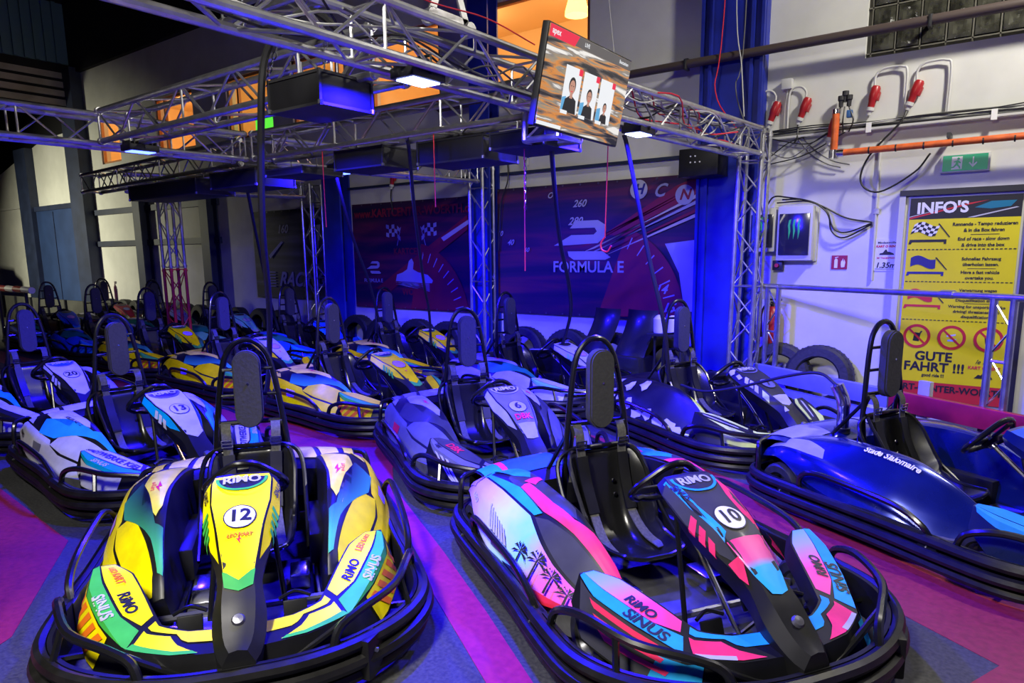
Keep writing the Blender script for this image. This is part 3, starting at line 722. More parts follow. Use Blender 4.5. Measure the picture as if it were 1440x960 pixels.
KARTS = [
 (L12, (-2.912, 1.775), -35.5, 'yellow and green go kart number 12, nose towards the viewer in the front row'),
 (L10, (-1.347, 2.852), -31.6, 'black go kart number 10 with pink and sky blue stickers and a palm tree print'),
 (L13, (-5.15, 2.37), -5, 'white and teal go kart number 13 directly behind the yellow number 12'),
 (L20, (-7.35, 2.52), -2, 'white and black go kart number 20 at the left edge of the picture'),
 (L6, (-3.20, 3.97), -31.0, 'grey go kart number 6 with red lettering, behind the pink and blue number 10'),
 (L7, (-2.08, 5.69), -28, 'black and lime go kart number 7 with white splashes beside the blue barrier'),
 (LB, (-.23, 4.56), -27, 'metallic dark blue go kart with white script on its side pod, at the right edge'),
 (LY, (-5.28, 4.55), -4.6, 'yellow and green go kart in the second row, right behind the grey number 6'),
 (LYW, (-7.44, 4.65), -1, 'yellow go kart with a white nose cone, second from the front of the second row'),
 (LY, (-9.60, 4.80), -2, 'yellow go kart in the second row, just in front of the red lattice tower'),
 (LN, (-11.78, 4.97), -4, 'dark blue go kart behind the last yellow kart of the second row'),
 (LN, (-13.95, 5.07), -4, 'blue and green go kart farthest back in the second row, beside the blue door'),
 (LY, (-6.36, 6.32), -6, 'faded yellow go kart by the tyre wall below the chequered flag banner'),
 (LW, (-4.20, 6.12), -9, 'white and green go kart by the tyre wall below the speedometer banner'),
 (LN, (-8.52, 6.36), -4, 'blue go kart by the tyre wall left of the faded yellow one'),
 (LG, (-10.68, 6.38), -3, 'green and white go kart by the tyre wall below the dark racing banner'),
 (LW, (-12.84, 6.45), -3, 'white go kart near the tyre wall right of the red lattice tower'),
 (LR, (-15.0, 6.47), -3, 'red go kart with a white disc seen behind the red lattice tower')]
for L, p, a, lab in KARTS: make_kart(L, p, a, lab)

# ================================================================== ROOM
YW = 7.5
def struct(name, mb, **k):
    o = mb.build(name, **k); o['kind'] = 'structure'; return o
# floor: dark sealed asphalt with painted lanes
def floor_mat(name, a, b_, rough, sc=60):
    m_ = bpy.data.materials.new(name); m_.use_nodes = True; nt = m_.node_tree; b = nt.nodes['Principled BSDF']
    tc = nt.nodes.new('ShaderNodeTexCoord'); n = nt.nodes.new('ShaderNodeTexNoise'); n.inputs['Scale'].default_value = sc; n.inputs['Detail'].default_value = 8
    n2 = nt.nodes.new('ShaderNodeTexNoise'); n2.inputs['Scale'].default_value = 1.3; n2.inputs['Detail'].default_value = 5
    nt.links.new(tc.outputs['Object'], n.inputs[0]); nt.links.new(tc.outputs['Object'], n2.inputs[0])
    ad = nt.nodes.new('ShaderNodeMath'); ad.operation = 'MULTIPLY_ADD'; ad.inputs[1].default_value = .5
    nt.links.new(n2.outputs['Fac'], ad.inputs[0]); nt.links.new(n.outputs['Fac'], ad.inputs[2])
    mr = nt.nodes.new('ShaderNodeMapRange'); mr.inputs[1].default_value = .55; mr.inputs[2].default_value = .95
    nt.links.new(ad.outputs[0], mr.inputs[0])
    mx = nt.nodes.new('ShaderNodeMix'); mx.data_type = 'RGBA'; mx.inputs[6].default_value = (*a, 1); mx.inputs[7].default_value = (*b_, 1)
    nt.links.new(mr.outputs[0], mx.inputs[0]); nt.links.new(mx.outputs[2], b.inputs['Base Color'])
    b.inputs['Roughness'].default_value = rough
    bp = nt.nodes.new('ShaderNodeBump'); bp.inputs['Strength'].default_value = .35; bp.inputs['Distance'].default_value = .004
    nt.links.new(n.outputs['Fac'], bp.inputs['Height']); nt.links.new(bp.outputs[0], b.inputs['Normal'])
    return m_
M_floor = floor_mat('dark_floor', (.022, .022, .026), (.060, .060, .062), .62)
M_lane = floor_mat('red_lane_paint', (.20, .010, .030), (.30, .018, .045), .5, 30)
M_stripe = floor_mat('magenta_stripe_paint', (.26, .010, .06), (.36, .018, .08), .5, 30)
M_oran = floor_mat('orange_line_paint', (.5, .06, .03), (.6, .10, .05), .5, 30)
b = MB(); b.box((-10, 1, -.05), (44, 17, .1), M_floor); fl = struct('floor', b)
def paint(name, pts, mtl, z):
    b = MB(); b.prism(pts, 0, z, mtl); o = b.build(name, fl, smooth_=False); return o
paint('painted_lane', [(-4.3, 5.45), (-2.18, 4.97), (-.70, 4.27), (.11, 3.83), (3.0, 2.3), (3.0, 1.0), (.6, 2.2), (-.10, 2.75), (.04, 3.08), (-.38, 3.33), (-1.6, 3.98), (-2.75, 4.6)], M_lane, .002)
paint('painted_stripe', [(-1.51, 1.83), (-2.26, 2.29), (-3.06, 2.89), (-4.0, 3.45), (-3.9, 3.62), (-3.42, 3.18), (-2.41, 2.59), (-1.84, 2.24), (-1.36, 1.93), (-.9, 1.55), (-1.1, 1.5)], M_stripe, .003)
paint('painted_lane', [(-4.0, 3.42), (-9.5, 3.50), (-15, 3.9), (-22, 4.2), (-22, 4.6), (-13, 4.15), (-9, 4.05), (-5.8, 3.95), (-4.4, 3.95), (-3.6, 3.55)], M_lane, .002)
paint('painted_line', [(-2.46, 2.76), (-1.33, 2.03), (-1.27, 2.06), (-2.35, 2.76)], M_oran, .002)
paint('painted_lane', [(-12, 1.9), (-5.66, 1.56), (-4.28, 1.46), (-3.36, .89), (-3.0, .3), (-3.4, -1), (-12, -1)], M_lane, .002)
paint('painted_lane', [(-9, 5.45), (-16, 5.75), (-16, 5.55), (-9, 5.3)], M_lane, .002)

# walls
WIN = [(-17.23, -16.3), (-14.66, -13.22), (-12.06, -10.68), (-10.13, -8.79), (-8.22, -6.80), (-5.98, -4.42)]
WZ0, WZ1 = 3.68, 4.75
GX0, GX1, GZ0, GZ1 = -1.44, 1.6, 3.36, 4.4
b = MB(); x = -18.0; T = .2
def wallbox(x0, x1, z0, z1): b.box(((x0 + x1) / 2, YW + T / 2, (z0 + z1) / 2), (x1 - x0, T, z1 - z0), M_wallw)
for x0, x1 in WIN + [(GX0, GX1)]:
    z0, z1 = (WZ0, WZ1) if x0 < -2 else (GZ0, GZ1)
    wallbox(x, x0, 0, 5.78); wallbox(x0, x1, 0, z0); wallbox(x0, x1, z1, 5.78); x = x1
wallbox(x, 4, 0, 5.78)
struct('wall_back', b, smooth_=False)
b = MB(); b.prism([(-32, 0), (-18, 0), (-18, 4.6), (-20.5, 4.55), (-23.5, 3.95), (-32, 2.6)], 0, .2, M_wallw, lambda v: V(v.x, YW + .02 + v.z, v.y)); struct('wall_left', b, smooth_=False)
b = MB(); b.box((-25, YW + .35, 3.7), (14, .1, 7.4), M_ceil); struct('wall_gable', b)
b = MB(); b.box((4.1, 1, 3.7), (.2, 17, 7.4), M_wallw); struct('wall_right', b)
b = MB(); b.box((-10, -7.5, 3.7), (44, .2, 7.4), M_wallw); struct('wall_front', b)
b = MB(); b.box((-32, 1, 3.7), (.2, 17, 7.4), M_navy); struct('wall_far', b)
b = MB(); b.box((-7, YW + .06, 6.58), (22.4, .32, 1.64), M_ceil); struct('trim_17', b)
b = MB(); b.box((-10, 0, 7.48), (44, 15.4, .16), M_ceil); struct('ceiling', b)
# boards and ribbed panel closing the hall above the far left aisle
M_board = mat('roof_board', (.42, .40, .34), .8, noise=.3, scale=2)
M_ribs = mat('ribbed_roof_light', (.10, .20, .26), .5)
b = MB(); b.box((-18.3, 0, 6.2), (.1, 15, 2.5), M_ceil)
for i in range(4): b.box((-18.2 - .02 * i, 0, 5.10 + .2 * i), (.05, 15, .13), M_board)
struct('trim_18', b)
b = MB(); b.box((-18.2, 0, 6.6), (.04, 15, 1.3), M_ribs)
for i in range(70): b.box((-18.15, -7.3 + i * .21, 6.6), (.05, .08, 1.3), M_ribs)
struct('trim_19', b)

# lit room upstairs behind the windows
b = MB()
b.box((-11, 10.3, 4.2), (14.2, .1, 3.4), M_orange); b.box((-11, 9.0, 5.35), (14.2, 2.6, .06), M_orange); b.box((-11, 9.0, 2.9), (14.2, 2.6, .06), M_orange)
for xx in (-18.1, -3.9, -9.2, -13.0): b.box((xx, 9.0, 4.1), (.1, 2.6, 2.6), M_orange)
struct('wall_upstairs', b)
M_bulb = mat('lamp_glow', (.9, .6, .3), .5, emit=(1.0, .62, .18), estr=2.6)
M_green = mat('green_reflection', (.1, .7, .1), .5, emit=(.10, .9, .06), estr=.9)  # emission imitates a green reflection in the window
for n, (xx, yy, zz, sc) in enumerate(((-5.0, 8.15, 4.72, 1.0), (-9.6, 8.2, 4.0, .45), (-7.0, 8.2, 3.92, .45), (-16.75, 8.2, 3.78, .5), (-14.0, 8.3, 3.95, .7))):
    t = empty('pendant_lamp', (xx, yy, zz), 0, ['large cream bell shaped pendant lamp in the big orange window', 'small glowing pendant lamp in the window behind the large black hanging box', 'small glowing pendant lamp in the pink lit window by the blue flood lamp', 'small orange pendant lamp in the leftmost orange window', 'round orange pendant lamp low in the second orange window from the left'][n], 'lamp', 'lamps in the upstairs room')
    b = MB(); b.lathe([(.02, .17), (.06, .15), (.115, .06), (.15, -.06), (.155, -.12), (.145, -.12), (.14, -.06), (.1, .05)], M_bulb, seg=24)
    for i_, v_ in enumerate(b.v): b.v[i_] = tuple(c * sc for c in v_)
    b.build('lamp_shade', t); b = MB(); b.tube([V(0, 0, .15 * sc), V(0, 0, 5.32 - zz)], .006, M_black, 6); b.build('cord', t)
for xx, e in ((-5.2, 42), (-7.5, 26), (-10.6, 40), (-14.6, 38), (-16.6, 26)):
    l = bpy.data.lights.new('room_light', 'POINT'); l.energy = e * 1.1; l.color = (1.0, .66, .30); l.shadow_soft_size = .2
    o = bpy.data.objects.new('room_light', l); C.objects.link(o); o.location = (xx, 8.9, 4.9)
b = MB(); b.prism([(-11.95, 3.62), (-11.2, 3.70), (-11.15, 4.2), (-11.95, 4.15)], 0, .04, M_green, lambda v: V(v.x, 8.0 + v.z, v.y)); tag(b.build('reflection_panel'), 'green reflection in the upstairs window, imitated by a glowing panel', 'window reflection')  # slab added behind the opening, its glow stands in for a reflection
M_wframe = mat('window_frame_orange', (.5, .2, .06), .5)
for i, (x0, x1) in enumerate(WIN):
    b = MB()
    for cx, cz, sx, sz in (((x0 + x1) / 2, WZ0 + .02, x1 - x0, .05), ((x0 + x1) / 2, WZ1 - .02, x1 - x0, .05), (x0 + .025, (WZ0 + WZ1) / 2, .05, WZ1 - WZ0), (x1 - .025, (WZ0 + WZ1) / 2, .05, WZ1 - WZ0)): b.box((cx, YW + .06, cz), (sx, .06, sz), M_wframe)
    if i in (1, 2): b.box((x0 + .32, YW + .06, (WZ0 + WZ1) / 2), (.05, .05, WZ1 - WZ0), M_wframe)
    struct('window_%d' % (i + 1), b)
# glass block window
M_gb = mat('glass_block', (.06, .06, .045), .08, noise=.7, scale=9, bump=1.0, coat=1.0, spec=1.0)
M_gj = mat('block_joint', (.12, .115, .09), .8)
b = MB(); n = 12
for i in range(16):
    for j in range(5):
        xx = GX0 + .04 + .2 * i + .1; zz = GZ0 + .04 + .2 * j + .1
        b.lathe([(.125, .0), (.12, -.03), (.07, -.04), (.03, -.03), (0, -.038)], M_gb, origin=(xx, YW + .05, zz), axis='Y', seg=4, R=Matrix.Rotation(radians(45), 3, 'Y'))
b.box(((GX0 + GX1) / 2, YW + .10, (GZ0 + GZ1) / 2), (GX1 - GX0, .08, GZ1 - GZ0), M_gj)
for i in range(17): b.box((GX0 + .04 + .2 * i, YW + .045, (GZ0 + GZ1) / 2), (.012, .03, GZ1 - GZ0), M_gj)
for j in range(6): b.box(((GX0 + GX1) / 2, YW + .045, GZ0 + .04 + .2 * j), (GX1 - GX0, .03, .012), M_gj)
struct('window_7', b)
# steel columns
def column(n, x0, x1, mtl, z1=5.9, d=.22):
    b = MB(); w_ = x1 - x0; cx = (x0 + x1) / 2
    b.box((cx, YW - d / 2, z1 / 2), (.03, d, z1), mtl); b.box((cx, YW - d, z1 / 2), (w_, .025, z1), mtl); b.box((cx, YW - .02, z1 / 2), (w_, .025, z1), mtl)
    struct('trim_%d' % n, b)
b = MB(); b.box((-2.66, YW - .06, 2.95), (.66, .12, 5.9), M_col)
for xx in (-2.97, -2.88, -2.45, -2.35): b.box((xx, YW - .13, 2.95), (.03, .08, 5.9), M_col)
struct('trim_1', b)
column(2, -6.1, -5.78, M_col); column(3, -9.2, -8.78, M_col, 3.0); column(4, -12.9, -12.62, M_navy, 3.2); column(5, -15.55, -15.25, M_navy, 3.2)
b = MB(); b.box((-18.2, YW - .12, 2.9), (.7, .25, 5.9), M_navy); b.box((-18.75, YW - .05, 2.4), (.2, .12, 4.6), M_navy); struct('trim_6', b)
for n_, z_ in ((7, 2.62), (8, 1.90)):
    b = MB(); b.box((-15.2, YW - .03, z_), (5.3, .06, .12), M_navy); struct('trim_%d' % n_, b)
b = MB(); b.box((-21.55, YW - .08, 2.2), (.75, .2, 4.4), M_navy); struct('trim_9', b)
b = MB(); b.box((-20.1, YW - .03, 1.4), (2.5, .08, 2.8), mat('blue_door', (.02, .045, .14), .5, noise=.2, scale=2)); b.box((-20.1, YW - .06, 2.85), (2.7, .1, .12), M_navy)
b.box((-20.1, YW - .075, 1.4), (.02, .02, 2.7), M_navy); struct('door_2', b)
b = MB(); b.box((-4.4, YW - .02, 2.62), (2.7, .05, .035), M_navy); struct('trim_10', b)
b = MB(); b.box((-7.5, YW - .02, 2.62), (2.6, .05, .03), M_navy); struct('trim_11', b)
b = MB(); b.box((-23.5, YW - .03, 2.95), (3.4, .04, .05), M_lgrey); struct('trim_12', b)

# ================================================================== PIPES AND CABLES ON THE WALL
def tubething(name, pts, r, mtl, label, cat, group=None, sm=4, seg=8, parent=None):
    b = MB(); b.tube(smooth(pts, sm) if sm > 1 else pts, r, mtl, seg)
    o = b.build(name, parent)
    return tag(o, label, cat, group) if not parent else o
t = empty('steel_pipe', (-1.5, 7.3, 3.53), 0, 'long dark brown pipe crossing the wall high up in front of the glass blocks', 'pipe')
b = MB(); b.tube([V(-5.2, 0, .0), V(3.5, 0, .02)], .045, M_brownpipe, 12); b.build('pipe', t)
for xx in (-1.62, .6, -3.5): b = MB(); b.box((xx, .09, .05), (.03, .20, .03), M_edge); b.box((xx, .0, .0), (.03, .11, .11), M_edge, bev=.01); b.build('bracket', t)
t = empty('compressed_air_pipe', (-1.62, 7.32, 2.5), 0, 'orange pipe running along the right wall with a short upright end', 'pipe')
b = MB(); b.tube([V(.06, 0, .0), V(3.6, 0, .02)], .030, M_orangepipe, 12)
for i in range(9): b.tube([V(.3 + i * .22, 0, 0), V(.312 + i * .22, 0, 0)], .033, M_edge, 12)
b.build('pipe', t)
b = MB(); b.tube([V(0, 0, -.0), V(0, 0, .36)], .033, M_orangepipe, 12); b.tube([V(0, 0, .36), V(0, 0, .40)], .036, M_chrome, 12); b.build('riser', t)
b = MB(); b.lathe([(0, -.05), (.045, -.05), (.045, .03), (0, .03)], M_chrome, seg=12); b.tube([V(0, 0, 0), V(.09, 0, 0)], .037, M_chrome, 12); b.build('elbow', t)
b = MB(); b.box((.93, .07, .07), (.03, .18, .04), M_edge); b.build('bracket', t)
# cable tray
t = empty('cable_tray', (-.8, 7.45, 2.70), 0, 'grey cable tray with loose black cables along the right wall', 'cable tray')
b = MB(); b.box((1.0, 0, 0), (5.0, .05, .012), M_lgrey); b.box((1.0, .02, .03), (5.0, .012, .06), M_lgrey); b.box((1.0, -.025, .01), (5.0, .008, .02), M_lgrey); b.build('tray', t)
for xx in (-.55, .42, 1.4): b = MB(); b.box((xx, -.03, .02), (.045, .012, .09), M_white); b.build('strap', t)
for i in range(7):
    P = [V(-1.5 + k * .45, -.01 + random.uniform(-.012, .012), .025 + i * .009 + random.uniform(-.012, .02)) for k in range(11)]
    b = MB(); b.tube(smooth(P, 3), .006, [M_cable, M_gcable, M_cable, M_lgrey][i % 4], 6); b.build('cable', t)
# sockets with red plugs
def plug(x, z, label, hook=True, cable=None, tilt=.35, y=7.445, cap=True):
    t = empty('power_plug', (x, y, z), 0, label, 'plug', 'red power plugs on the wall')
    R = Matrix.Rotation(tilt, 3, 'Y')
    b = MB(); b.lathe([(0, .09), (.030, .09), (.042, .07), (.045, .0), (.040, -.03), (.034, -.05), (.030, -.10), (0, -.10)], M_plug, seg=14, R=R); b.box(R @ V(.035, 0, .0), (.035, .05, .08), M_plug, rot=R, bev=.008); b.build('housing', t)
    if cap: b = MB(); b.lathe([(0, -.10), (.034, -.10), (.036, -.13), (.022, -.145), (.02, -.17), (0, -.17)], M_lgrey, seg=12, R=R); b.build('collar', t)
    if hook:
        b = MB(); w_ = .26
        b.tube(smooth([V(-.0, .015, .09), V(.0, .015, .17), V(.04, .015, .225), (V(w_ * .5, .015, .24)), V(w_ - .04, .015, .23), V(w_, .015, .17), V(w_ + .0, .015, -.22)] if hook != 'L' else [V(0, .015, .09), V(0, .015, .15), V(-.05, .015, .20), V(-.13, .015, .19), V(-.16, .015, .10), V(-.16, .015, -.22)], 4), .011, M_lgrey, 8); b.build('conduit', t)
    if cable:
        b = MB(); b.tube(smooth([R @ V(0, 0, -.16)] + [V(*c) for c in cable], 6), .009, M_cable, 6); b.build('cable', t)
    return t
plug(-2.23, 2.98, 'red plug on the right wall nearest the blue column', 'L', [(-.05, -.02, -.28), (-.12, -.02, -.42)])
plug(-1.94, 2.98, 'second red plug from the blue column, grey collar', 'L', [(-.05, -.02, -.28), (-.08, -.02, -.34)])
plug(-1.33, 3.00, 'short red plug hanging below the glass block window without a cable', True, None, .2)
plug(-.99, 3.00, 'rightmost red plug on the wall with a long black cable looping below', True, [(-.10, -.04, -.27), (-.33, -.08, -.55), (-.38, -.1, -.78), (-.22, -.1, -.88), (.05, -.06, -.72), (.16, -.02, -.56)], .35)
plug(-1.66, 2.76, 'red plug beside the upright end of the orange pipe', False, None, .25, 7.42)
plug(-5.56, 2.92, 'red plug on the wall left of the speedometer banner', True, [(-.03, -.03, -.4), (-.15, -.03, -.7), (-.2, -.03, -1.3)], .3)
plug(-7.75, 2.72, 'dark red plug between the two far black boxes', False, [(-.03, -.03, -.3), (-.0, -.03, -.5)], .3)
b = MB(); b.box((-2.12, 7.46, 3.22), (.10, .08, .10), M_lgrey, bev=.008); b.tube([V(-2.12, 7.47, 3.17), V(-2.12, 7.47, 2.78)], .012, M_lgrey, 8); tag(b.build('junction_box'), 'small pale grey junction box on a conduit above the cable tray', 'junction box')
b = MB(); b.tube([V(-1.25, 7.48, 2.60), V(-1.24, 7.48, 1.30)], .012, M_lgrey, 8); b.box((-1.24, 7.48, 1.95), (.05, .03, .05), M_lgrey, bev=.005); tag(b.build('conduit'), 'thin pale conduit running down the wall left of the yellow board', 'conduit')
b = MB()
for k in range(3):
    b.lathe([(0, 0), (.02, 0), (.022, .05), (.03, .06), (.03, .10), (0, .10)], M_edge, origin=(-1.60 + k * .035, 7.40, 2.93 + (k % 2) * .04), seg=10)
    b.tube(smooth([V(-1.60 + k * .035, 7.40, 2.93), V(-1.66 + k * .09, 7.38, 2.80), V(-1.62 + k * .05, 7.42, 2.70)], 5), .007, M_cable, 6)
b.box((-1.52, 7.41, 2.86), (.05, .05, .07), mat('blue_valve', (.03, .12, .35), .4), bev=.01)
tag(b.build('air_valve'), 'bundle of air valves and cables above the orange pipe end', 'valve')
# wild cables around the column head and from the fuse box
for i, P in enumerate([[(-2.3, 7.35, 2.72), (-1.9, 7.38, 2.62), (-1.7, 7.4, 2.70)], [(-2.3, 7.35, 2.60), (-2.05, 7.38, 2.50), (-1.85, 7.4, 2.62), (-1.7, 7.42, 2.72)], [(-2.28, 7.4, 2.45), (-1.9, 7.4, 2.52), (-1.55, 7.42, 2.70)],
    [(-2.0, 7.44, 2.70), (-1.85, 7.44, 2.52), (-1.7, 7.45, 2.42), (-1.58, 7.46, 2.38)], [(-2.25, 7.4, 2.52), (-2.05, 7.42, 2.66), (-1.8, 7.44, 2.72)], [(-1.95, 7.45, 2.70), (-1.82, 7.45, 2.56), (-1.66, 7.46, 2.45), (-1.5, 7.46, 2.40)]]):
    tubething('cable', [V(*p) for p in P], .006, [M_cable, M_gcable][i % 2], 'thin loose cable hanging at the left end of the cable tray', 'cable', 'loose cables by the cable tray', 6, 6)
for i, P in enumerate([[(-2.1, 7.42, 2.10), (-1.9, 7.40, 2.09), (-1.72, 7.42, 2.02), (-1.5, 7.44, 1.90), (-1.27, 7.46, 1.85)], [(-2.15, 7.42, 2.07), (-1.85, 7.41, 2.07), (-1.68, 7.42, 1.97), (-1.60, 7.43, 1.80), (-1.48, 7.44, 1.76), (-1.27, 7.46, 1.84)], [(-2.25, 7.42, 2.05), (-2.18, 7.40, 2.13), (-2.05, 7.4, 2.12), (-1.8, 7.42, 2.06), (-1.66, 7.43, 1.95), (-1.62, 7.43, 1.78), (-1.50, 7.44, 1.71), (-1.27, 7.46, 1.83)]]):
    tubething('cable', [V(*p) for p in P], .008, M_cable, ['uppermost, straightest', 'middle', 'longest, lowest hanging'][i] + ' black cable looping from the fuse box to the conduit', 'cable', 'cables from the fuse box', 6, 6)
# fuse boxes
M_smoke = mat('smoked_window', (.02, .02, .045), .12, coat=.8); M_claw = mat('green_claw', (.03, .5, .03), .4)
def fusebox(x, z, w_, h_, label):
    t = empty('fuse_box', (x, 7.5, z), 0, label, 'fuse box', 'fuse boxes on the wall')
    b = MB(); b.box((0, -.07, 0), (w_, .14, h_), M_lgrey, bev=.012); b.box((0, -.02, 0), (w_ + .05, .04, h_ + .02), M_lgrey, bev=.01); b.build('housing', t)
    b = MB(); b.box((0, -.15, -.01), (w_ * .86, .02, h_ * .76), M_smoke, bev=.006); o = b.build('smoked_door', t)
    b = MB()
    for k in range(3):
        xx = -.05 + k * .045
        b.prism([(xx, .13), (xx + .022, .14), (xx + .012, .08), (xx + .018, .02), (xx + .002, -.06), (xx - .002, .03), (xx - .008, .08)], -.163, -.161, M_claw, lambda v: V(v.x, v.z, v.y))
    b.build('claw_sticker', o)
    b = MB()
    for k in range(4): b.box((0, -.145, h_ * .3 - k * h_ * .17), (w_ * .6, .006, .02), M_edge)
    b.build('breaker_row', t)
fusebox(-1.95, 1.76, .34, .54, 'larger grey fuse box with a smoked door and green claw sticker'); fusebox(-2.27, 1.80, .26, .44, 'smaller fuse box half hidden behind the lattice tower')
b = MB(); b.box((-2.12, 7.46, 1.44), (.10, .06, .10), M_edge, bev=.006); b.lathe([(0, -.03), (.02, -.03), (.02, 0), (0, 0)], M_red, origin=(-2.12, 7.43, 1.44), axis='Y', seg=10); tag(b.build('emergency_switch'), 'small dark switch with red knob below the fuse boxes', 'switch')
b = MB(); b.box((-2.86, 7.2, 2.50), (.42, .3, .28), M_blk, bev=.01)
for k in range(5): b.lathe([(0, -.005), (.008, -.005), (.008, 0), (0, 0)], M_white, origin=(-2.94 + .05 * (k % 3), 7.05, 2.50 + .06 * (k // 3)), axis='Y', seg=8)
tag(b.build('loudspeaker'), 'black box with small white dots in front of the blue column', 'box')

# ================================================================== SIGNS
def TX(parent, name, txt, x, z, size, mtl, y, bold=.02, shear=0.0, align='CENTER', mb=None, rot=0.0, sx=1.0):
    vs, fs = text_polys(txt, size, bold, shear, align); b = mb or MB()
    b.add([V(x + sx * (a * cos(rot) - c * sin(rot)), y, z + a * sin(rot) + c * cos(rot)) for a, c in vs], fs, mtl)
    if not mb: return b.build(name, parent, smooth_=False)
def FP(b, pts, mtl, y, d=.0008):    # flat printed shape facing the hall, on a wall-parallel board
    b.prism(pts, 0, d, mtl, lambda v: V(v.x, y + v.z, v.y))
M_yb = mat('yellow_board', (.80, .70, .0), .42, noise=.08, scale=3); M_bl = mat('blue_print', (.02, .02, .16), .45); M_exg = mat('exit_green', (.0, .25, .12), .35, emit=(0, .3, .13), estr=.25)
t = empty('exit_sign', (-.56, 7.5, 2.34), 0, 'green emergency exit sign with running figure and down arrow above the yellow board', 'exit sign')
b = MB(); b.box((0, -.03, 0), (.37, .06, .16), M_lgrey, bev=.008); b.build('housing', t)
b = MB(); b.box((0, -.062, 0), (.335, .006, .135), M_exg); b.build('panel', t)
b = MB(); y = -.067
FP(b, [(-.10, -.055), (-.02, -.055), (-.02, .055), (-.10, .055)], M_white, y)
FP(b, ell(-.05, .036, .010), M_exg, y - .001)
FP(b, [(-.085, .012), (-.055, .024), (-.04, .015), (-.03, .0), (-.036, -.006), (-.048, .004), (-.05, -.012), (-.035, -.03), (-.03, -.05), (-.04, -.05), (-.047, -.034), (-.062, -.02), (-.08, -.04), (-.10, -.043), (-.10, -.034), (-.085, -.03), (-.07, -.008), (-.068, .01), (-.082, .004)], M_exg, y - .001)
FP(b, [(.055, .045), (.065, .045), (.065, -.02), (.085, .002), (.092, -.006), (.06, -.045), (.028, -.006), (.035, .002), (.055, -.02)], M_white, y)
b.build('pictogram', t, smooth_=False)
# info board on the door
BX0, BX1, BZ0, BZ1 = -.955, -.115, .16, 2.05
b = MB(); b.box(((BX0 + BX1) / 2, YW - .0, 1.05), (1.02, .06, 2.12), M_lgrey, bev=.01)
b.box((BX0 - .065, YW - .04, 1.06), (.05, .06, 2.12), M_lgrey); b.box((BX1 + .065, YW - .04, 1.06), (.05, .06, 2.12), M_edge); b.box(((BX0 + BX1) / 2, YW - .04, 2.10), (1.02, .07, .05), M_edge)
struct('door_1', b)
t = empty('information_board', (BX0, 7.45, 0), 0, 'tall yellow INFO\'S rules board in German and English by the railing', 'sign')
W_ = BX1 - BX0
def remap(b):
    K = [(.755, .938), (1.185, 1.291), (1.54, 1.583), (1.862, 1.871)]
    for i, v in enumerate(b.v):
        z = v[2]
        if z >= .745:
            if z >= K[-1][0]: z2 = z + .009
            else:
                z2 = K[0][1] + (z - K[0][0])
                for (a, c), (a2, c2) in zip(K, K[1:]):
                    if z >= a: z2 = c + (z - a) * (c2 - c) / (a2 - a)
            b.v[i] = (v[0], v[1], z2)
b = MB(); b.box((W_ / 2, 0, (.358 + 1.87) / 2), (W_, .012, 1.87 - .358), M_yb); b.build('panel', t)
b = MB(); b.box((W_ / 2, 0, 1.955), (W_, .0125, .19), M_black); o = b.build('header', t)
b = MB(); FP(b, [(0, 1.862), (0, 1.875), (.45, 1.99), (.60, 2.01), (.45, 1.975)], M_red, -.008); FP(b, [(0, 1.88), (0, 1.885), (.35, 1.975)], M_white, -.0085); FP(b, [(.45, 1.865), (.80, 1.945), (.82, 1.94), (.5, 1.865)], M_lgrey, -.008)
FP(b, [(.50, 1.95), (.62, 2.0), (.80, 2.0), (.76, 1.95), (.62, 1.935)], mat('teal_print', (.0, .18, .25), .4), -.0082); b.build('streaks', o, smooth_=False)
TX(o, 'heading', "INFO'S", .055, 1.955, .135, M_white, -.0095, .035, 0, 'LEFT')
b = MB(); b.box((W_ / 2, 0, .272), (W_, .0125, .17), mat('red_band', (.55, .02, .02), .42)); o = b.build('web_band', t); TX(o, 'web_address', 'KART-CENTER-WOERTH.', W_ / 2, .30, .082, M_black, -.0095, .03)
b = MB()
for x_, z_, s_, tx in ((.60, 1.79, .048, 'Rennende - Tempo reduzieren'), (.60, 1.73, .048, '& in die Box fahren'), (.60, 1.645, .048, 'End of race - slow down'), (.60, 1.585, .048, '& drive into the box'), (.60, 1.44, .048, 'Schnelles Fahrzeug'), (.60, 1.38, .048, 'überholen lassen.'), (.60, 1.295, .048, 'Have a fast vehicle'), (.60, 1.235, .048, 'overtake you.'),
    (.60, 1.10, .045, 'Verwarnung wegen'), (.60, 1.045, .045, 'unsportlicher Fahrweise!'), (.60, .99, .045, 'Disqualifikation droht!'), (.60, .92, .045, 'Warning for unsportsmanlike'), (.60, .865, .045, 'driving! threatened with'), (.60, .81, .045, 'disqualification.'), (.30, .500, .105, 'FAHRT !!!'), (.29, .600, .105, 'GUTE'), (.30, .425, .045, 'good ride !!!')):
    TX(t, 'x', tx, x_ if s_ > .06 or x_ < .5 else .585, z_, s_ * (.95 if s_ < .06 else 1.12), M_black, -.0088, .03, 0, 'CENTER', b, sx=.84 if s_ < .06 else 1)
remap(b); b.build('lettering', t, smooth_=False)
b = MB()
for z_ in (1.54, 1.185, .755):
    for k in range(26): FP(b, [(.01 + k * .032, z_), (.03 + k * .032, z_), (.03 + k * .032, z_ + .009), (.01 + k * .032, z_ + .009)], M_black, -.0085)
for z_ in (1.687, 1.335, .955): FP(b, [(.49, z_), (.70, z_), (.70, z_ + .004), (.49, z_ + .004)], M_black, -.0085)
remap(b); b.build('rule_lines', t, smooth_=False)
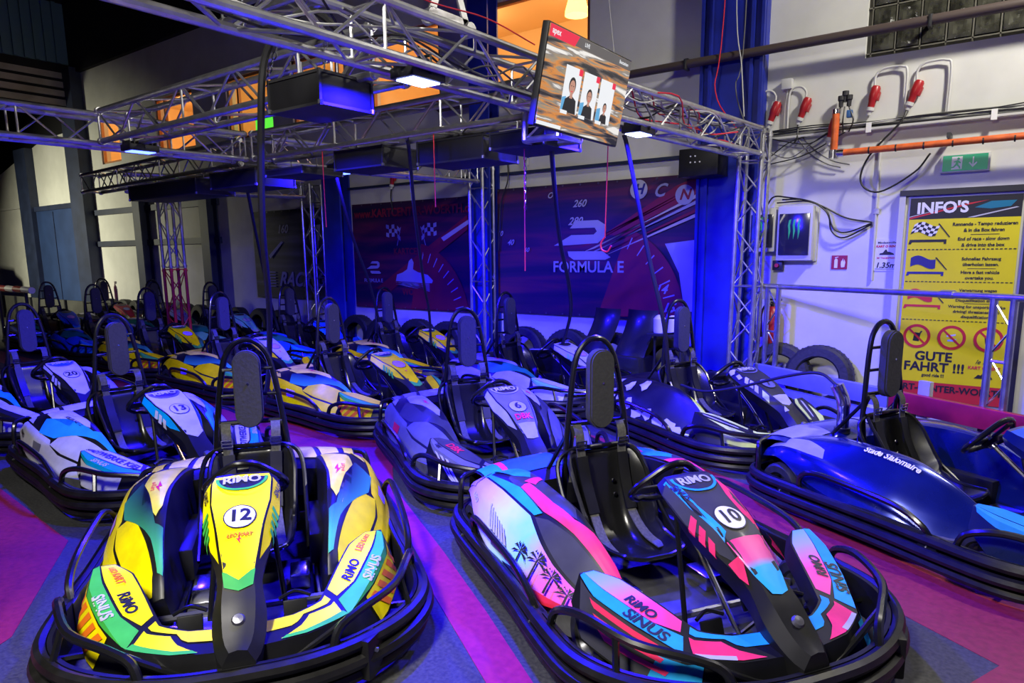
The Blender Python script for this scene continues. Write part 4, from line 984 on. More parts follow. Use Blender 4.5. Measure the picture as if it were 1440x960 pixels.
def flag(n, zc, ma, mb_, check=False):
    b = MB(); wv = lambda u: .025 * sin(u * 5.5)
    P = [(.04 + .20 * i / 10, zc + .055 + wv(i / 10)) for i in range(11)]; Q = [(.07 + .20 * i / 10 - .03, zc - .045 + wv(i / 10)) for i in range(11)]
    if check:
        for i in range(7):
            for j in range(4):
                f = lambda u, v_: (.05 + .20 * u - .03 * v_, zc + .055 - .10 * v_ + wv(u))
                FP(b, [f(i / 7, j / 4), f((i + 1) / 7, j / 4), f((i + 1) / 7, (j + 1) / 4), f(i / 7, (j + 1) / 4)], M_black if (i + j) % 2 else M_white, -.0085)
    else: FP(b, P + Q[::-1], ma, -.0085)
    FP(b, [(.235, zc + .055), (.245, zc + .06), (.335, zc - .075), (.328, zc - .08)], M_black, -.0092)
    FP(b, [(.02, zc - .10), (.31, zc - .10), (.31, zc - .145), (.29, zc - .145), (.29, zc - .125), (.04, zc - .125), (.03, zc - .145), (.01, zc - .145)], mb_, -.0085)
    remap(b); b.build('flag_picture', t, smooth_=False)
flag(0, 1.745, None, M_black, True); flag(1, 1.40, M_bl, M_bl); flag(2, 1.03, M_red, M_red)
M_ringr = mat('prohibition_red', (.55, .02, .02), .4)
for n_, xx in enumerate((.142, .42, .70)):
    b = MB(); zc = .715 - .075 * 0 - .0; zc = .655 + .0; zc = .70 - .03
    zc = .665 if False else .69
    R_ = .112; zc = .767
    vs, fs = ell(xx, zc + .02, R_ * .84, R_ * .84, 28), [list(range(28))]; b.add([V(a, -.0083, c) for a, c in vs], fs, M_yb)
    vs, fs = ringf(xx, zc + .02, R_, R_ * .78, 32); b.add([V(a, -.0095, c) for a, c in vs], fs, M_ringr)
    c_ = zc + .02; d_ = R_ * .62
    if n_ == 0: FP(b, [(xx - .03, c_ - .045), (xx + .02, c_ - .05), (xx + .03, c_ + .02), (xx + .045, c_ + .05), (xx + .03, c_ + .05), (xx + .02, c_ + .03), (xx - .02, c_ + .035)], M_black, -.0088)
    elif n_ == 1: FP(b, [(xx - .04, c_ + .02), (xx + .03, c_ + .035), (xx + .03, c_ + .02), (xx - .04, c_ + .005)], M_lgrey, -.0088); FP(b, [(xx - .03, c_ - .02), (xx + .04, c_ - .01), (xx + .02, c_ - .035), (xx - .03, c_ - .035)], mat('pale_blue_print', (.3, .45, .6), .4), -.0088)
    else: FP(b, [(xx - .03, c_ + .02), (xx + .03, c_ + .02), (xx + .022, c_ - .04), (xx - .022, c_ - .04)], M_black, -.0088)
    FP(b, [(xx - d_, c_ + d_ - .012), (xx - d_ + .012, c_ + d_), (xx + d_, c_ - d_ + .012), (xx + d_ - .012, c_ - d_)], M_ringr, -.0098)
    b.build('prohibition_symbol', t, smooth_=False)
b = MB(); TX(t, 'x', 'le fun', .68, .58, .055, M_black, -.0088, .01, .4, 'CENTER', b); TX(t, 'x', 'KART O RENT', .69, .525, .038, M_red, -.0088, .04, 0, 'CENTER', b)
FP(b, [(.62, .43), (.65, .465), (.67, .46), (.69, .49), (.71, .46), (.75, .45), (.76, .43)], M_black, -.0088); b.build('club_logo', t, smooth_=False)
# fire extinguisher sign, height sign
t = empty('fire_extinguisher_sign', (-1.54, 7.495, 1.47), 0, 'small dark red fire extinguisher sign on the wall right of the fuse box', 'sign')
b = MB(); b.box((0, 0, 0), (.145, .006, .135), mat('sign_red', (.33, .01, .02), .4)); b.build('plate', t)
b = MB(); FP(b, [(-.045, -.055), (-.015, -.055), (-.015, .02), (-.022, .035), (-.038, .035), (-.045, .02)], M_white, -.005); FP(b, [(-.04, .04), (-.01, .05), (-.012, .056), (-.042, .048)], M_white, -.005)
FP(b, [(.02, -.05), (.05, -.045), (.055, .0), (.045, .03), (.04, .0), (.033, .04), (.024, .01), (.018, .02), (.015, -.02)], M_white, -.005); b.build('pictogram', t, smooth_=False)
t = empty('height_limit_sign', (-1.13, 7.495, 1.54), 0, 'white paper sign reading 1.35m with a small kart picture', 'sign')
b = MB(); b.box((0, 0, 0), (.20, .004, .30), mat('paper', (.7, .7, .72), .7)); b.build('paper', t)
b = MB(); TX(t, 'x', 'Mindestgröße', 0, .115, .028, M_black, -.004, .02, 0, 'CENTER', b); TX(t, 'x', 'KART O RENT', 0, .08, .028, M_red, -.004, .05, 0, 'CENTER', b)
FP(b, [(-.06, .0), (-.055, .015), (-.03, .02), (-.02, .035), (-.01, .05), (.0, .05), (.01, .03), (.03, .028), (.06, .015), (.07, .0)], M_black, -.004); TX(t, 'x', 'IM TAGESPREIS', 0, -.03, .024, M_red, -.004, .02, 0, 'CENTER', b)
TX(t, 'x', '1.35m', 0, -.10, .07, M_black, -.004, .03, .2, 'CENTER', b); FP(b, [(-.09, -.135), (.09, -.135), (.09, -.131), (-.09, -.131)], M_black, -.004); b.build('lettering', t, smooth_=False)

# banners
def banner_mat(name, c1, c2, c3, rot, seed):
    m_ = bpy.data.materials.new(name); m_.use_nodes = True; nt = m_.node_tree; b = nt.nodes['Principled BSDF']; b.inputs['Roughness'].default_value = .5
    tc = nt.nodes.new('ShaderNodeTexCoord'); mp = nt.nodes.new('ShaderNodeMapping'); mp.inputs['Rotation'].default_value = (0, rot, 0); mp.inputs['Scale'].default_value = (.25, 1, 3.2); mp.inputs['Location'].default_value = (seed, 0, 0)
    n = nt.nodes.new('ShaderNodeTexNoise'); n.inputs['Scale'].default_value = 1.6; n.inputs['Detail'].default_value = 5; n.inputs['Distortion'].default_value = .6
    nt.links.new(tc.outputs['Object'], mp.inputs[0]); nt.links.new(mp.outputs[0], n.inputs[0])
    r = nt.nodes.new('ShaderNodeValToRGB'); e = r.color_ramp.elements; e[0].position = .36; e[0].color = (*c1, 1); e[1].position = .68; e[1].color = (*c3, 1); q = e.new(.52); q.color = (*c2, 1)
    nt.links.new(n.outputs['Fac'], r.inputs[0]); nt.links.new(r.outputs[0], b.inputs['Base Color']); return m_
def banner(x0, x1, z0, z1, label, mtl):
    t = empty('advertising_banner', (x0, 7.46, z0), 0, label, 'banner', 'racing banners on the back wall')
    w_ = x1 - x0; h_ = z1 - z0; b = MB()
    b.grid(lambda u, v: V(u * w_, .012 * sin(u * 9) * sin(v * 3.1), v * h_), [i / 24 for i in range(25)], [i / 8 for i in range(9)], mtl)
    b.grid(lambda u, v: V(u * w_, .012 * sin(u * 9) * sin(v * 3.1) + .004, v * h_), [i / 24 for i in range(25)], [i / 8 for i in range(9)], mtl)
    b.build('sheet', t)
    b = MB()
    for i in range(12):
        for z_ in (.02, h_ - .02): b.lathe([(.006, -.016), (.012, -.016), (.012, -.014), (.006, -.014)], M_rim, origin=(.03 + i * (w_ - .06) / 11, 0, z_), axis='Y', seg=8)
    b.build('eyelet_row', t); return t, w_, h_
M_pr = mat('banner_red', (.26, .012, .03), .5); M_pw = mat('banner_white', (.40, .40, .44), .5); M_pg = mat('banner_grey', (.25, .25, .28), .5); M_py = mat('banner_cream', (.6, .55, .4), .5); M_pd = mat('banner_dark', (.02, .02, .04), .5)
def fe_logo(b, x, z, s, y=-.016):
    FP(b, [(x - .5 * s, z), (x - .15 * s, z + .17 * s), (x + .28 * s, z + .17 * s), (x + .34 * s, z + .22 * s), (x + .30 * s, z + .28 * s), (x - .18 * s, z + .28 * s), (x - .06 * s, z + .40 * s), (x + .36 * s, z + .40 * s), (x + .50 * s, z + .32 * s), (x + .50 * s, z + .14 * s), (x + .36 * s, z + .03 * s), (x - .3 * s, z)], M_pw, y)
    FP(b, [(x - .22 * s, z - .10 * s), (x + .45 * s, z - .10 * s), (x + .60 * s, z - .20 * s), (x + .5 * s, z - .24 * s), (x - .10 * s, z - .24 * s), (x - .20 * s, z - .18 * s)], M_pw, y)
def dial(b, cx, cz, r, a0, a1, n, w_, h_, y=-.014):
    A = ell(cx, cz, r, r, 30, a0, a1); P = [(max(0.01, min(w_ - .01, x)), max(0.01, min(h_ - .01, z))) for x, z in A]; P.append((max(.01, min(w_ - .01, cx)), max(.01, min(h_ - .01, cz))))
    FP(b, P, M_pr, y + .001)
    for i in range(n):
        a = a0 + (a1 - a0) * (i + .5) / n
        q = [(cx + rr * cos(a + da), cz + rr * sin(a + da)) for rr, da in ((r * .80, -.006), (r * .93, -.008), (r * .93, .008), (r * .80, .006))]
        if all(.01 < x < w_ - .01 and .01 < z < h_ - .01 for x, z in q): FP(b, q, M_pw, y - .001)
t, w_, h_ = banner(-5.80, -2.96, .80, 2.43, 'dark banner with speedometer dial and large double curve logo beside the wide blue column', banner_mat('banner_print_a', (.010, .010, .035), (.045, .012, .045), (.16, .02, .045), -.45, 0))
b = MB(); dial(b, 1.55, .02, 1.12, .02, 1.2, 7, w_, h_)
for k, c, d in ((0, M_py, .0), (1, M_pw, .05), (2, M_pr, .12), (3, M_py, .16), (4, M_pr, -.08)): FP(b, [(1.35 + d, .80 - d * .6), (2.80, 1.38 - d * 1.3), (2.80, 1.42 - d * 1.3), (1.5 + d, .84 - d * .5)], c, -.0145)
FP(b, [(1.62, 1.0), (2.55, 1.52), (2.8, 1.60), (2.8, 1.40), (1.9, .98)], M_pr, -.0135)
FP(b, [(2.68, .12), (2.80, .12), (2.80, .92), (2.42, .88), (2.60, .55)], M_pw, -.0138)
b.build('print_shapes', t, smooth_=False)
b = MB(); fe_logo(b, 1.28, .88, .74)
for tx, x_, z_, s_, sh in (('FORMULA E', 1.40, .61, .19, 0), ('280', 1.22, 1.17, .13, .4), ('260', 1.28, 1.38, .12, .4), ('14', 2.38, .36, .15, .4), ('15', 2.48, .15, .15, .4), ('O', .85, 1.50, .10, .4), ('40', .22, .93, .10, .4), ('10', .05, 1.05, .09, .3), ('60', .48, .83, .08, .4), ('C', 2.33, 1.47, .20, .4)): TX(t, 'x', tx, x_, z_, s_, M_pw, -.017, .02, sh, 'CENTER', b, sx=1)
for tx, x_, z_ in (('N', 2.64, 1.41), ('H', 2.08, 1.50)):
    vs, fs = poly(ell(x_, z_, .11)); b.add([V(a, -.0155, c) for a, c in vs], fs, M_pw); TX(t, 'x', tx, x_, z_, .16, M_pr if tx == 'N' else M_bl, -.0175, .03, .3, 'CENTER', b)
b.build('lettering', t, smooth_=False)
t, w_, h_ = banner(-8.72, -6.25, .77, 2.37, 'purple red banner with web address, chequered flags and a kart drawing', banner_mat('banner_print_b', (.010, .010, .035), (.06, .010, .04), (.18, .015, .045), -.5, 5))
b = MB(); dial(b, 1.25, -.15, 1.15, .15, 1.35, 9, w_, h_); FP(b, [(.5, .3), (2.4, 1.35), (2.4, 1.15), (.8, .25)], M_pr, -.0135); FP(b, [(1.9, 1.05), (2.45, 1.30), (2.45, 1.24), (1.95, 1.0)], M_py, -.014); b.build('print_shapes', t, smooth_=False)
b = MB(); TX(t, 'x', 'www.KARTCENTER-WOERTH.de', 1.3, 1.44, .17, M_pr, -.017, .03, 0, 'CENTER', b)
fe_logo(b, .45, .60, .30); TX(t, 'x', 'FORMULA E', .45, .42, .08, M_pw, -.017, .02, 0, 'CENTER', b)
for s_, cx in ((-1, 1.1), (1, 1.5)):
    for i in range(5):
        for j in range(3):
            if (i + j) % 2 == 0:
                f = lambda u, v_: (cx + s_ * (.02 + .06 * u), 1.02 + .06 * v_ + .03 * sin(u) + .02 * u)
                FP(b, [f(i, j), f(i + 1, j), f(i + 1, j + 1), f(i, j + 1)], M_pw, -.017)
    FP(b, [(cx, 1.22), (cx + s_ * .012, 1.22), (cx + s_ * .10, .95), (cx + s_ * .09, .95)], M_pw, -.017)
TX(t, 'x', 'KARTCENTER', 1.33, .86, .13, M_pr, -.017, .03, 0, 'CENTER', b); TX(t, 'x', 'WÖRTH', 1.33, .26, .13, M_pr, -.017, .03, 0, 'CENTER', b)
FP(b, [(.95, .42), (.98, .52), (1.1, .55), (1.2, .60), (1.24, .72), (1.30, .76), (1.34, .70), (1.32, .60), (1.42, .56), (1.62, .52), (1.72, .44), (1.70, .40)], M_pw, -.017)
for k in range(12): FP(b, [(.95 + .012 * k, .40 - .03 * (k % 2)), (1.65, .40 - .028 * k * .4), (1.65, .405 - .028 * k * .4), (.95, .405 - .03 * (k % 2))], M_pw, -.0168)
b.build('lettering', t, smooth_=False)
t, w_, h_ = banner(-11.45, -8.95, .84, 2.37, 'black banner with grey RACING lettering behind the middle lattice tower', banner_mat('banner_print_c', (.015, .015, .02), (.04, .04, .045), (.09, .09, .10), -.5, 9))
b = MB(); TX(t, 'x', 'RACING', 1.35, .33, .34, M_pg, -.017, .03, .4, 'CENTER', b)
for k in range(6): FP(b, [(.42, .20 + .05 * k), (.62, .20 + .05 * k), (.62, .22 + .05 * k), (.42, .22 + .05 * k)], M_pg, -.017)
vs, fs = ringf(1.85, 1.1, .22, .19, 24, 1.4); b.add([V(a, -.017, c) for a, c in vs], fs, M_pg); FP(b, [(1.75, 1.25), (1.95, 1.25), (1.9, 1.0), (1.87, .98), (1.87, .86), (1.83, .86), (1.83, .98), (1.8, 1.0)], M_pg, -.0175)
FP(b, [(.45, .75), (.85, 1.0), (.9, .98), (.5, .70)], M_pg, -.017); TX(t, 'x', '160', .9, 1.2, .2, M_pg, -.017, .02, .3, 'CENTER', b)
b.build('lettering', t, smooth_=False)

# ================================================================== TRUSSES
def truss(p0, p1, label, s=.27, name='truss', red_to=None, group='aluminium trusses of the lighting rig', mt=None, step=.32):
    p0 = V(*p0); p1 = V(*p1); d = p1 - p0; Ln = d.length; d.normalize()
    up = V(0, 0, 1) if abs(d.z) < .8 else V(1, 0, 0); sd = d.cross(up).normalized(); up = sd.cross(d)
    t = empty(name, p0, 0, label, 'truss', group); h = s / 2 - .02; mt = mt or M_alu
    cs = [(a * h, b_ * h) for a, b_ in ((-1, -1), (1, -1), (1, 1), (-1, 1))]
    at = lambda k, l: sd * cs[k][0] + up * cs[k][1] + d * l
    for k in range(4):
        b = MB(); b.tube([at(k, 0), at(k, Ln)], .0225, mt, 10)
        for l in (0.02, Ln - .05): b.tube([at(k, l), at(k, l + .03)], .03, mt, 10)
        b.build('chord', t)
    b = MB(); n = max(2, round(Ln / step)); st = Ln / n
    for f in range(4):
        g = (f + 1) % 4
        for i in range(n):
            a, c = (f, g) if (i + f) % 2 == 0 else (g, f)
            b.tube([at(a, i * st + .02), at(c, (i + 1) * st - .02)], .0085, mt, 6, caps=False)
            if i % 4 == 0: b.tube([at(f, i * st + .015), at(g, i * st + .015)], .0085, mt, 6, caps=False)
        b.tube([at(f, Ln - .02), at(g, Ln - .02)], .0085, mt, 6, caps=False)
    b.build('bracing', t); return t
TZ = 2.625
truss((-2.59, -1.5, TZ), (-2.59, 3.95, TZ), 'large truss crossing overhead from the top left corner to the television')
truss((-2.52, 3.98, TZ), (-2.30, 6.95, TZ), 'truss from the television to the lattice tower at the blue column')
truss((-6.42, -.4, TZ), (-6.25, 4.0, TZ), 'truss entering at the left edge above the white karts')
truss((-6.25, 4.3, TZ), (-5.94, 7.12, TZ), 'truss running back to the tower between the two coloured banners')
truss((-6.08, 2.76, TZ), (-2.78, 2.70, TZ), 'truss rising across the orange windows behind the large black box')
truss((-6.1, 4.13, TZ), (-2.72, 4.10, TZ), 'truss across the middle of the rig carrying two black boxes')
truss((-10.9, 4.55, TZ), (-6.45, 4.25, TZ), 'far truss running left toward the navy corner column')
truss((-10.3, 4.75, TZ), (-9.5, 7.12, TZ), 'short truss from the red footed tower to the tower in front of the black banner')
truss((-2.33, 7.10, 0), (-2.30, 7.10, 2.75), 'upright lattice tower in front of the wide blue column at the right', .26, 'truss_tower')
truss((-5.92, 7.27, 0), (-5.92, 7.27, 2.72), 'upright lattice tower between the two coloured banners', .26, 'truss_tower')
truss((-9.47, 7.27, 0), (-9.47, 7.27, 2.72), 'upright lattice tower in front of the black racing banner', .26, 'truss_tower')
tr = truss((-10.5, 5.45, 1.42), (-10.5, 5.45, 2.5), 'upright lattice tower with its lower half painted red', .26, 'truss_tower')
r2 = truss((-10.5, 5.45, 0), (-10.5, 5.45, 1.42), 'x', .26, 'red_section', mt=M_redp)
for k in ('label', 'category', 'group'): del r2[k]
r2.parent = tr; r2.location = (0, 0, -1.42)
t = empty('truss_corner', (-2.62, 3.97, TZ), 0, 'open square corner piece hanging below the truss left of the television', 'truss corner')
b = MB()
for dz, l in ((-.30, .26),):
    pts = [V(-.13, -.13, dz), V(.13, -.13, dz), V(.13, .13, dz), V(-.13, .13, dz)]
    b.tube(pts, .022, M_alu, 8, closed=True)
    for p in pts: b.tube([p, p + V(0, 0, .2)], .022, M_alu, 8)
    b.tube([pts[0], pts[1] + V(0, 0, .18)], .009, M_alu, 6); b.tube([pts[2], pts[3] + V(0, 0, .18)], .009, M_alu, 6)
b.build('frame', t)
# triangular hanger on top of the big truss and the crossing piece behind it
t = empty('truss_hanger', (-2.60, 2.95, 2.80), 0, 'perforated triangular metal hanger standing on the large truss', 'hanger')
b = MB()
for a, c in (((0, -.15, .0), (0, .0, .34)), ((0, .15, .0), (0, .0, .34)), ((0, -.15, .03), (0, .15, .03))):
    p, q = V(*a), V(*c); dd = (q - p); b.box((p + q) / 2, (.012, dd.length, .045), M_alu, rot=Matrix.Rotation(atan2(dd.z, dd.y), 3, 'X'))
for yy in (-.15, .15): b.tube([V(-.03, yy, 0), V(.03, yy, 0)], .04, M_alu, 12)
b.build('plate', t)
truss((-4.6, 2.95, 3.25), (-2.62, 2.95, 3.22), 'short upper truss piece behind the triangular hanger', .2)
# chains
def chain(p, q, label):
    p, q = V(*p), V(*q); n = int((q - p).length / .035); b = MB(); d = (q - p).normalized(); s1 = d.orthogonal().normalized(); s2 = d.cross(s1)
    for i in range(n):
        c = p.lerp(q, (i + .5) / n); s_ = s1 if i % 2 else s2
        b.tube([c + d * .022 * cos(a) + s_ * .010 * sin(a) for a in [k * pi / 4 for k in range(8)]], .0032, M_chrome, 5, closed=True)
    tag(b.build('chain'), label, 'chain', 'chains of the lighting rig')
chain((-3.22, 2.35, 2.74), (-3.42, 2.36, 2.50), 'left of two short chains above the large black box'); chain((-2.93, 2.40, 2.70), (-2.99, 2.42, 2.52), 'right of two short chains above the large black box')
chain((-3.15, 4.4, 2.5), (-3.15, 4.4, 1.92), 'long chain hanging below the television')
# black hanging boxes
def hbox(x, y, z, sx, sy, sz, label, rz=0):
    t = empty('hanging_box', (x, y, z), rz, label, 'hanging box', 'black boxes hung under the trusses')
    b = MB(); b.box((0, 0, 0), (sx, sy, sz), M_blk, bev=.006); b.build('case', t)
    b = MB()
    for s_ in (-1, 1):
        for r_ in (-1, 1):
            b.box((0, s_ * sy / 2, r_ * (sz / 2 - .008)), (sx + .004, .012, .014), M_edge); b.box((s_ * sx / 2, 0, r_ * (sz / 2 - .008)), (.012, sy + .004, .014), M_edge); b.box((s_ * sx / 2, r_ * sy / 2, 0), (.014, .014, sz + .004), M_edge)
            b.lathe([(0, -.014), (.014, -.01), (.014, .01), (0, .014)], M_rim, origin=(s_ * sx / 2, r_ * sy / 2, -sz / 2 + .012), seg=8)
    b.build('edge_profile', t)
    b = MB()
    for s_ in (-1, 1): b.tube([V(s_ * sx * .35, 0, sz / 2), V(s_ * sx * .35, 0, sz / 2 + .12)], .006, M_rim, 6)
    b.build('suspension_rod', t)
hbox(-3.13, 2.50, 2.425, .42, .34, .17, 'large black box hung by chains in front of the orange windows', radians(0))
hbox(-4.66, 4.28, 2.40, .60, .40, .17, 'black box under the middle truss right above the bluish flood lamp')
hbox(-3.62, 4.28, 2.37, .66, .42, .18, 'wide black box under the middle truss left of the television')
hbox(-8.0, 4.3, 2.34, 1.5, .45, .17, 'long black box at the far left under the far truss')
hbox(-6.55, 4.3, 2.36, .8, .45, .17, 'black box below the left truss next to the curved cable post')
hbox(-5.62, 4.25, 2.36, .55, .45, .07, 'flat black panel below the middle truss crossing')
hbox(-2.88, 4.15, 2.36, .45, .45, .12, 'black box directly below the television')
# flood lamps
M_led = mat('led_panel', (.3, .4, 1.0), .4, emit=(.35, .42, 1.0), estr=14)
M_led2 = mat('led_panel_blue', (.2, .25, 1.0), .4, emit=(.06, .10, 1.0), estr=9)
for i, (p, e) in enumerate(zip(FLOODS, FLOOD_E)):
    t = empty('flood_lamp', p, 0, ['bright blue flood lamp under the large truss at the top centre', 'blue flood lamp under the left truss seen edge on', 'blue flood lamp at the middle truss crossing', 'blue flood lamp behind the lower right corner of the television'][i], 'flood lamp', 'blue flood lamps of the rig')
    b = MB(); b.box((0, 0, .035), (.16, .24, .05), M_blk, bev=.008)
    for k in range(7): b.box((0, -.105 + k * .035, .07), (.13, .008, .03), M_blk)
    b.build('housing', t)
    b = MB(); b.box((0, 0, .006), (.12, .19, .006), M_led if i in (0, 3) else M_led2); b.build('led_panel', t)
    b = MB(); b.tube([V(-.09, 0, .03), V(-.09, 0, .12), V(.09, 0, .12), V(.09, 0, .03)], .008, M_blk, 6); b.build('bracket', t)
    l = area('flood_light', (0, 0, -.004), e, .12, BLUE, sy=.19); l.parent = t
# television
t = empty('television', (-2.2, 3.72, 2.54), 0, 'tilted flat television showing three racer portraits, hung on the truss', 'television')
TL, TR, BR, BL = V(-2.2, 3.29, 2.81), V(-2.2, 4.28, 2.81), V(-2.30, 4.255, 2.29), V(-2.30, 3.32, 2.32)
cen = (TL + TR + BR + BL) / 4; ex = ((TR - TL) + (BR - BL)).normalized(); ez = ((TL - BL) + (TR - BR)); ez = (ez - ex * ez.dot(ex)).normalized(); en = ez.cross(ex) * -1
if en.x > 0: en = -en      # local -y looks at the hall
RT = Matrix((ex, en, ez)).transposed(); t.location = cen; t.rotation_euler = RT.to_euler(); TW, TH = .965, .54
b = MB(); b.box((0, .025, 0), (TW, .045, TH), M_blk, bev=.008); b.build('housing', t)
def scr_mat():
    m_ = bpy.data.materials.new('screen_picture'); m_.use_nodes = True; nt = m_.node_tree; b = nt.nodes['Principled BSDF']; b.inputs['Base Color'].default_value = (.01, .01, .01, 1); b.inputs['Roughness'].default_value = .2
    tc = nt.nodes.new('ShaderNodeTexCoord'); mp = nt.nodes.new('ShaderNodeMapping'); mp.inputs['Rotation'].default_value = (0, .75, 0); mp.inputs['Scale'].default_value = (1.2, 1, 11)
    n = nt.nodes.new('ShaderNodeTexNoise'); n.inputs['Scale'].default_value = 1.8; n.inputs['Detail'].default_value = 6; n.inputs['Distortion'].default_value = .5
    nt.links.new(tc.outputs['Object'], mp.inputs[0]); nt.links.new(mp.outputs[0], n.inputs[0]); r = nt.nodes.new('ShaderNodeValToRGB'); e = r.color_ramp.elements
    e[0].position = .38; e[0].color = (.012, .012, .02, 1); e[1].position = .64; e[1].color = (.85, .82, .78, 1)
    for p_, c_ in ((.44, (.14, .11, .10)), (.49, (.70, .25, .04)), (.54, (.34, .27, .18)), (.59, (.22, .19, .18))): q = e.new(p_); q.color = (*c_, 1)
    nt.links.new(n.outputs['Fac'], r.inputs[0]); nt.links.new(r.outputs[0], b.inputs['Emission Color']); b.inputs['Emission Strength'].default_value = 1.0; return m_
b = MB(); b.box((0, .0, 0), (TW - .02, .004, TH - .02), scr_mat()); scr = b.build('screen', t)
def E(name, c, s=1.0): return mat('screen_' + name, (0, 0, 0), .4, emit=c, estr=s)
e_w = E('white', (.85, .87, .9)); e_k = E('black', (.012, .012, .015)); e_r = E('red', (.85, .02, .07)); e_s = E('skin', (.55, .28, .2)); e_b = E('blue', (.12, .4, .7)); e_g = E('grey', (.12, .11, .11)); e_o = E('orange', (.8, .25, .05))
def SP(b, pts, mtl, d): b.prism(pts, 0, .0006, mtl, lambda v: V(v.x, -(.003 + d * .0008 + v.z), v.y))
hw_, hh_ = TW / 2 - .012, TH / 2 - .012
b = MB(); SP(b, [(-hw_, hh_ - .055), (hw_, hh_ - .055), (hw_, hh_), (-hw_, hh_)], e_g, 0); SP(b, [(-hw_, hh_ - .06), (-hw_ + .26, hh_ - .06), (-hw_ + .30, hh_), (-hw_, hh_)], e_r, 1)
SP(b, [(-hw_, -hh_), (-hw_ + .25, -hh_), (-hw_ + .25, -hh_ + .02), (-hw_, -hh_ + .02)], e_w, 1); b.build('title_bar', scr, smooth_=False)
b = MB(); y_ = -.0065
def ST(tx, x_, z_, s_, mtl, al='LEFT'):
    vs, fs = text_polys(tx, s_, .02, 0, al); b.add([V(a + x_, y_, c + z_) for a, c in vs], fs, mtl)
ST('apex', -hw_ + .02, hh_ - .028, .045, e_w); ST('LIVE', -hw_ + .36, hh_ - .028, .03, e_w); ST('Bestzeiten', hw_ - .16, hh_ - .028, .028, e_w)
b.build('captions', scr, smooth_=False)
for k, (cx, dz, sc) in enumerate(((-.17, -.01, 1.0), (.03, -.02, .85), (.23, -.02, .62))):
    b = MB(); cz = -.03; pw, ph = .088, .125
    SP(b, [(cx - pw, cz - ph), (cx + pw, cz - ph), (cx + pw, cz + ph), (cx - pw, cz + ph)], e_w, 1)
    SP(b, [(cx - pw, cz - ph + .0), (cx - pw + .05, cz - ph), (cx - pw + .04, cz - .04), (cx - pw, cz - .05)], e_b, 2)
    SP(b, [(cx - .07 * sc, cz - ph), (cx + .075 * sc, cz - ph), (cx + .06 * sc, cz - ph + .075 * sc), (cx, cz - ph + .10 * sc), (cx - .055 * sc, cz - ph + .07 * sc)], e_k, 3)
    SP(b, [(cx - .014 * sc, cz - ph + .08 * sc), (cx + .016 * sc, cz - ph + .08 * sc), (cx + .014 * sc, cz - ph + .12 * sc), (cx - .012 * sc, cz - ph + .12 * sc)], e_s, 4)
    SP(b, ell(cx, cz - ph + .150 * sc, .036 * sc, .046 * sc), e_k, 4); SP(b, ell(cx, cz - ph + .140 * sc, .029 * sc, .040 * sc), e_s, 5)
    for q in (-1, 1): SP(b, ell(cx + q * .011 * sc, cz - ph + .148 * sc, .005 * sc, .003 * sc, 8), e_k, 6)
    SP(b, ell(cx, cz - ph + .118 * sc, .010 * sc, .003 * sc, 8), e_r, 6)
    SP(b, [(cx + pw - .04, cz + ph - .035), (cx + pw, cz + ph - .035), (cx + pw, cz + ph), (cx + pw - .04, cz + ph)], e_r, 6)
    SP(b, [(cx - pw, cz - ph - .012), (cx - pw + .07, cz - ph - .012), (cx - pw + .07, cz - ph + .008), (cx - pw, cz - ph + .008)], e_w, 6)
    b.build('portrait', scr, smooth_=False)
b = MB(); b.tube([V(0, .05, 0), V(0, .32, .03)], .03, M_edge, 8); b.box((0, .07, 0), (.3, .03, .3), M_edge, bev=.005); b.build('wall_mount', t)

# hanging cables and red cords
def hang(name, pts, r, mtl, label, cat, group):
    return tubething(name, [V(*p) for p in pts], r, mtl, label, cat, group, 6, 8)
G1 = 'charging cables hanging from the trusses'
hang('charging_cable', [(-3.02, 2.62, 2.72), (-3.10, 2.45, 2.84), (-3.22, 2.34, 2.74), (-3.32, 2.30, 2.60), (-3.40, 2.31, 2.3), (-3.62, 2.42, 1.75), (-3.95, 2.65, 1.25), (-4.4, 2.9, .7), (-4.6, 2.95, .45)], .020, M_cable, 'thick black cable hanging from a bend over the truss in front of the orange windows', 'cable', G1)
hang('charging_cable', [(-4.15, 4.16, 2.52), (-4.22, 4.25, 2.42), (-4.72, 4.8, 1.97), (-5.55, 5.75, 1.27), (-5.72, 6.0, .92), (-5.8, 6.1, .5)], .016, M_cable, 'black cable hanging in front of the chequered flag banner', 'cable', G1)
hang('charging_cable', [(-2.72, 4.12, 2.50), (-2.78, 4.2, 2.33), (-3.23, 5.0, 1.74), (-3.51, 5.6, 1.3), (-3.74, 6.0, .97), (-3.9, 6.05, .55)], .018, M_cable, 'black cable hanging down the speedometer banner, left of the red hook', 'cable', G1)
hang('charging_cable', [(-2.66, 5.05, 2.50), (-2.64, 5.1, 2.35), (-2.52, 5.25, 1.55), (-2.42, 5.35, 1.0), (-2.40, 5.45, .5)], .018, M_cable, 'black cable hanging from behind the television to the lime kart', 'cable', G1)
hang('charging_cable', [(-6.9, 4.42, 2.52), (-6.97, 4.5, 2.34), (-7.62, 5.0, 1.85), (-8.37, 5.6, 1.2), (-8.84, 6.0, .76), (-8.9, 6.1, .5)], .018, M_cable, 'black cable hanging at the left side of the black racing banner', 'cable', G1)
hang('charging_cable', [(-5.98, 4.9, 2.5), (-6.45, 5.5, 1.83), (-6.74, 6.0, 1.22), (-6.9, 6.3, .6)], .018, M_cable, 'blue lit cable hanging from the lamp at the truss crossing', 'cable', G1)
G2 = 'thin red pull cords'
hang('pull_cord', [(-2.87, 4.0, 2.53), (-2.87, 4.0, 1.47)], .004, M_redcord, 'thin red cord hanging left on the speedometer banner', 'cord', G2)
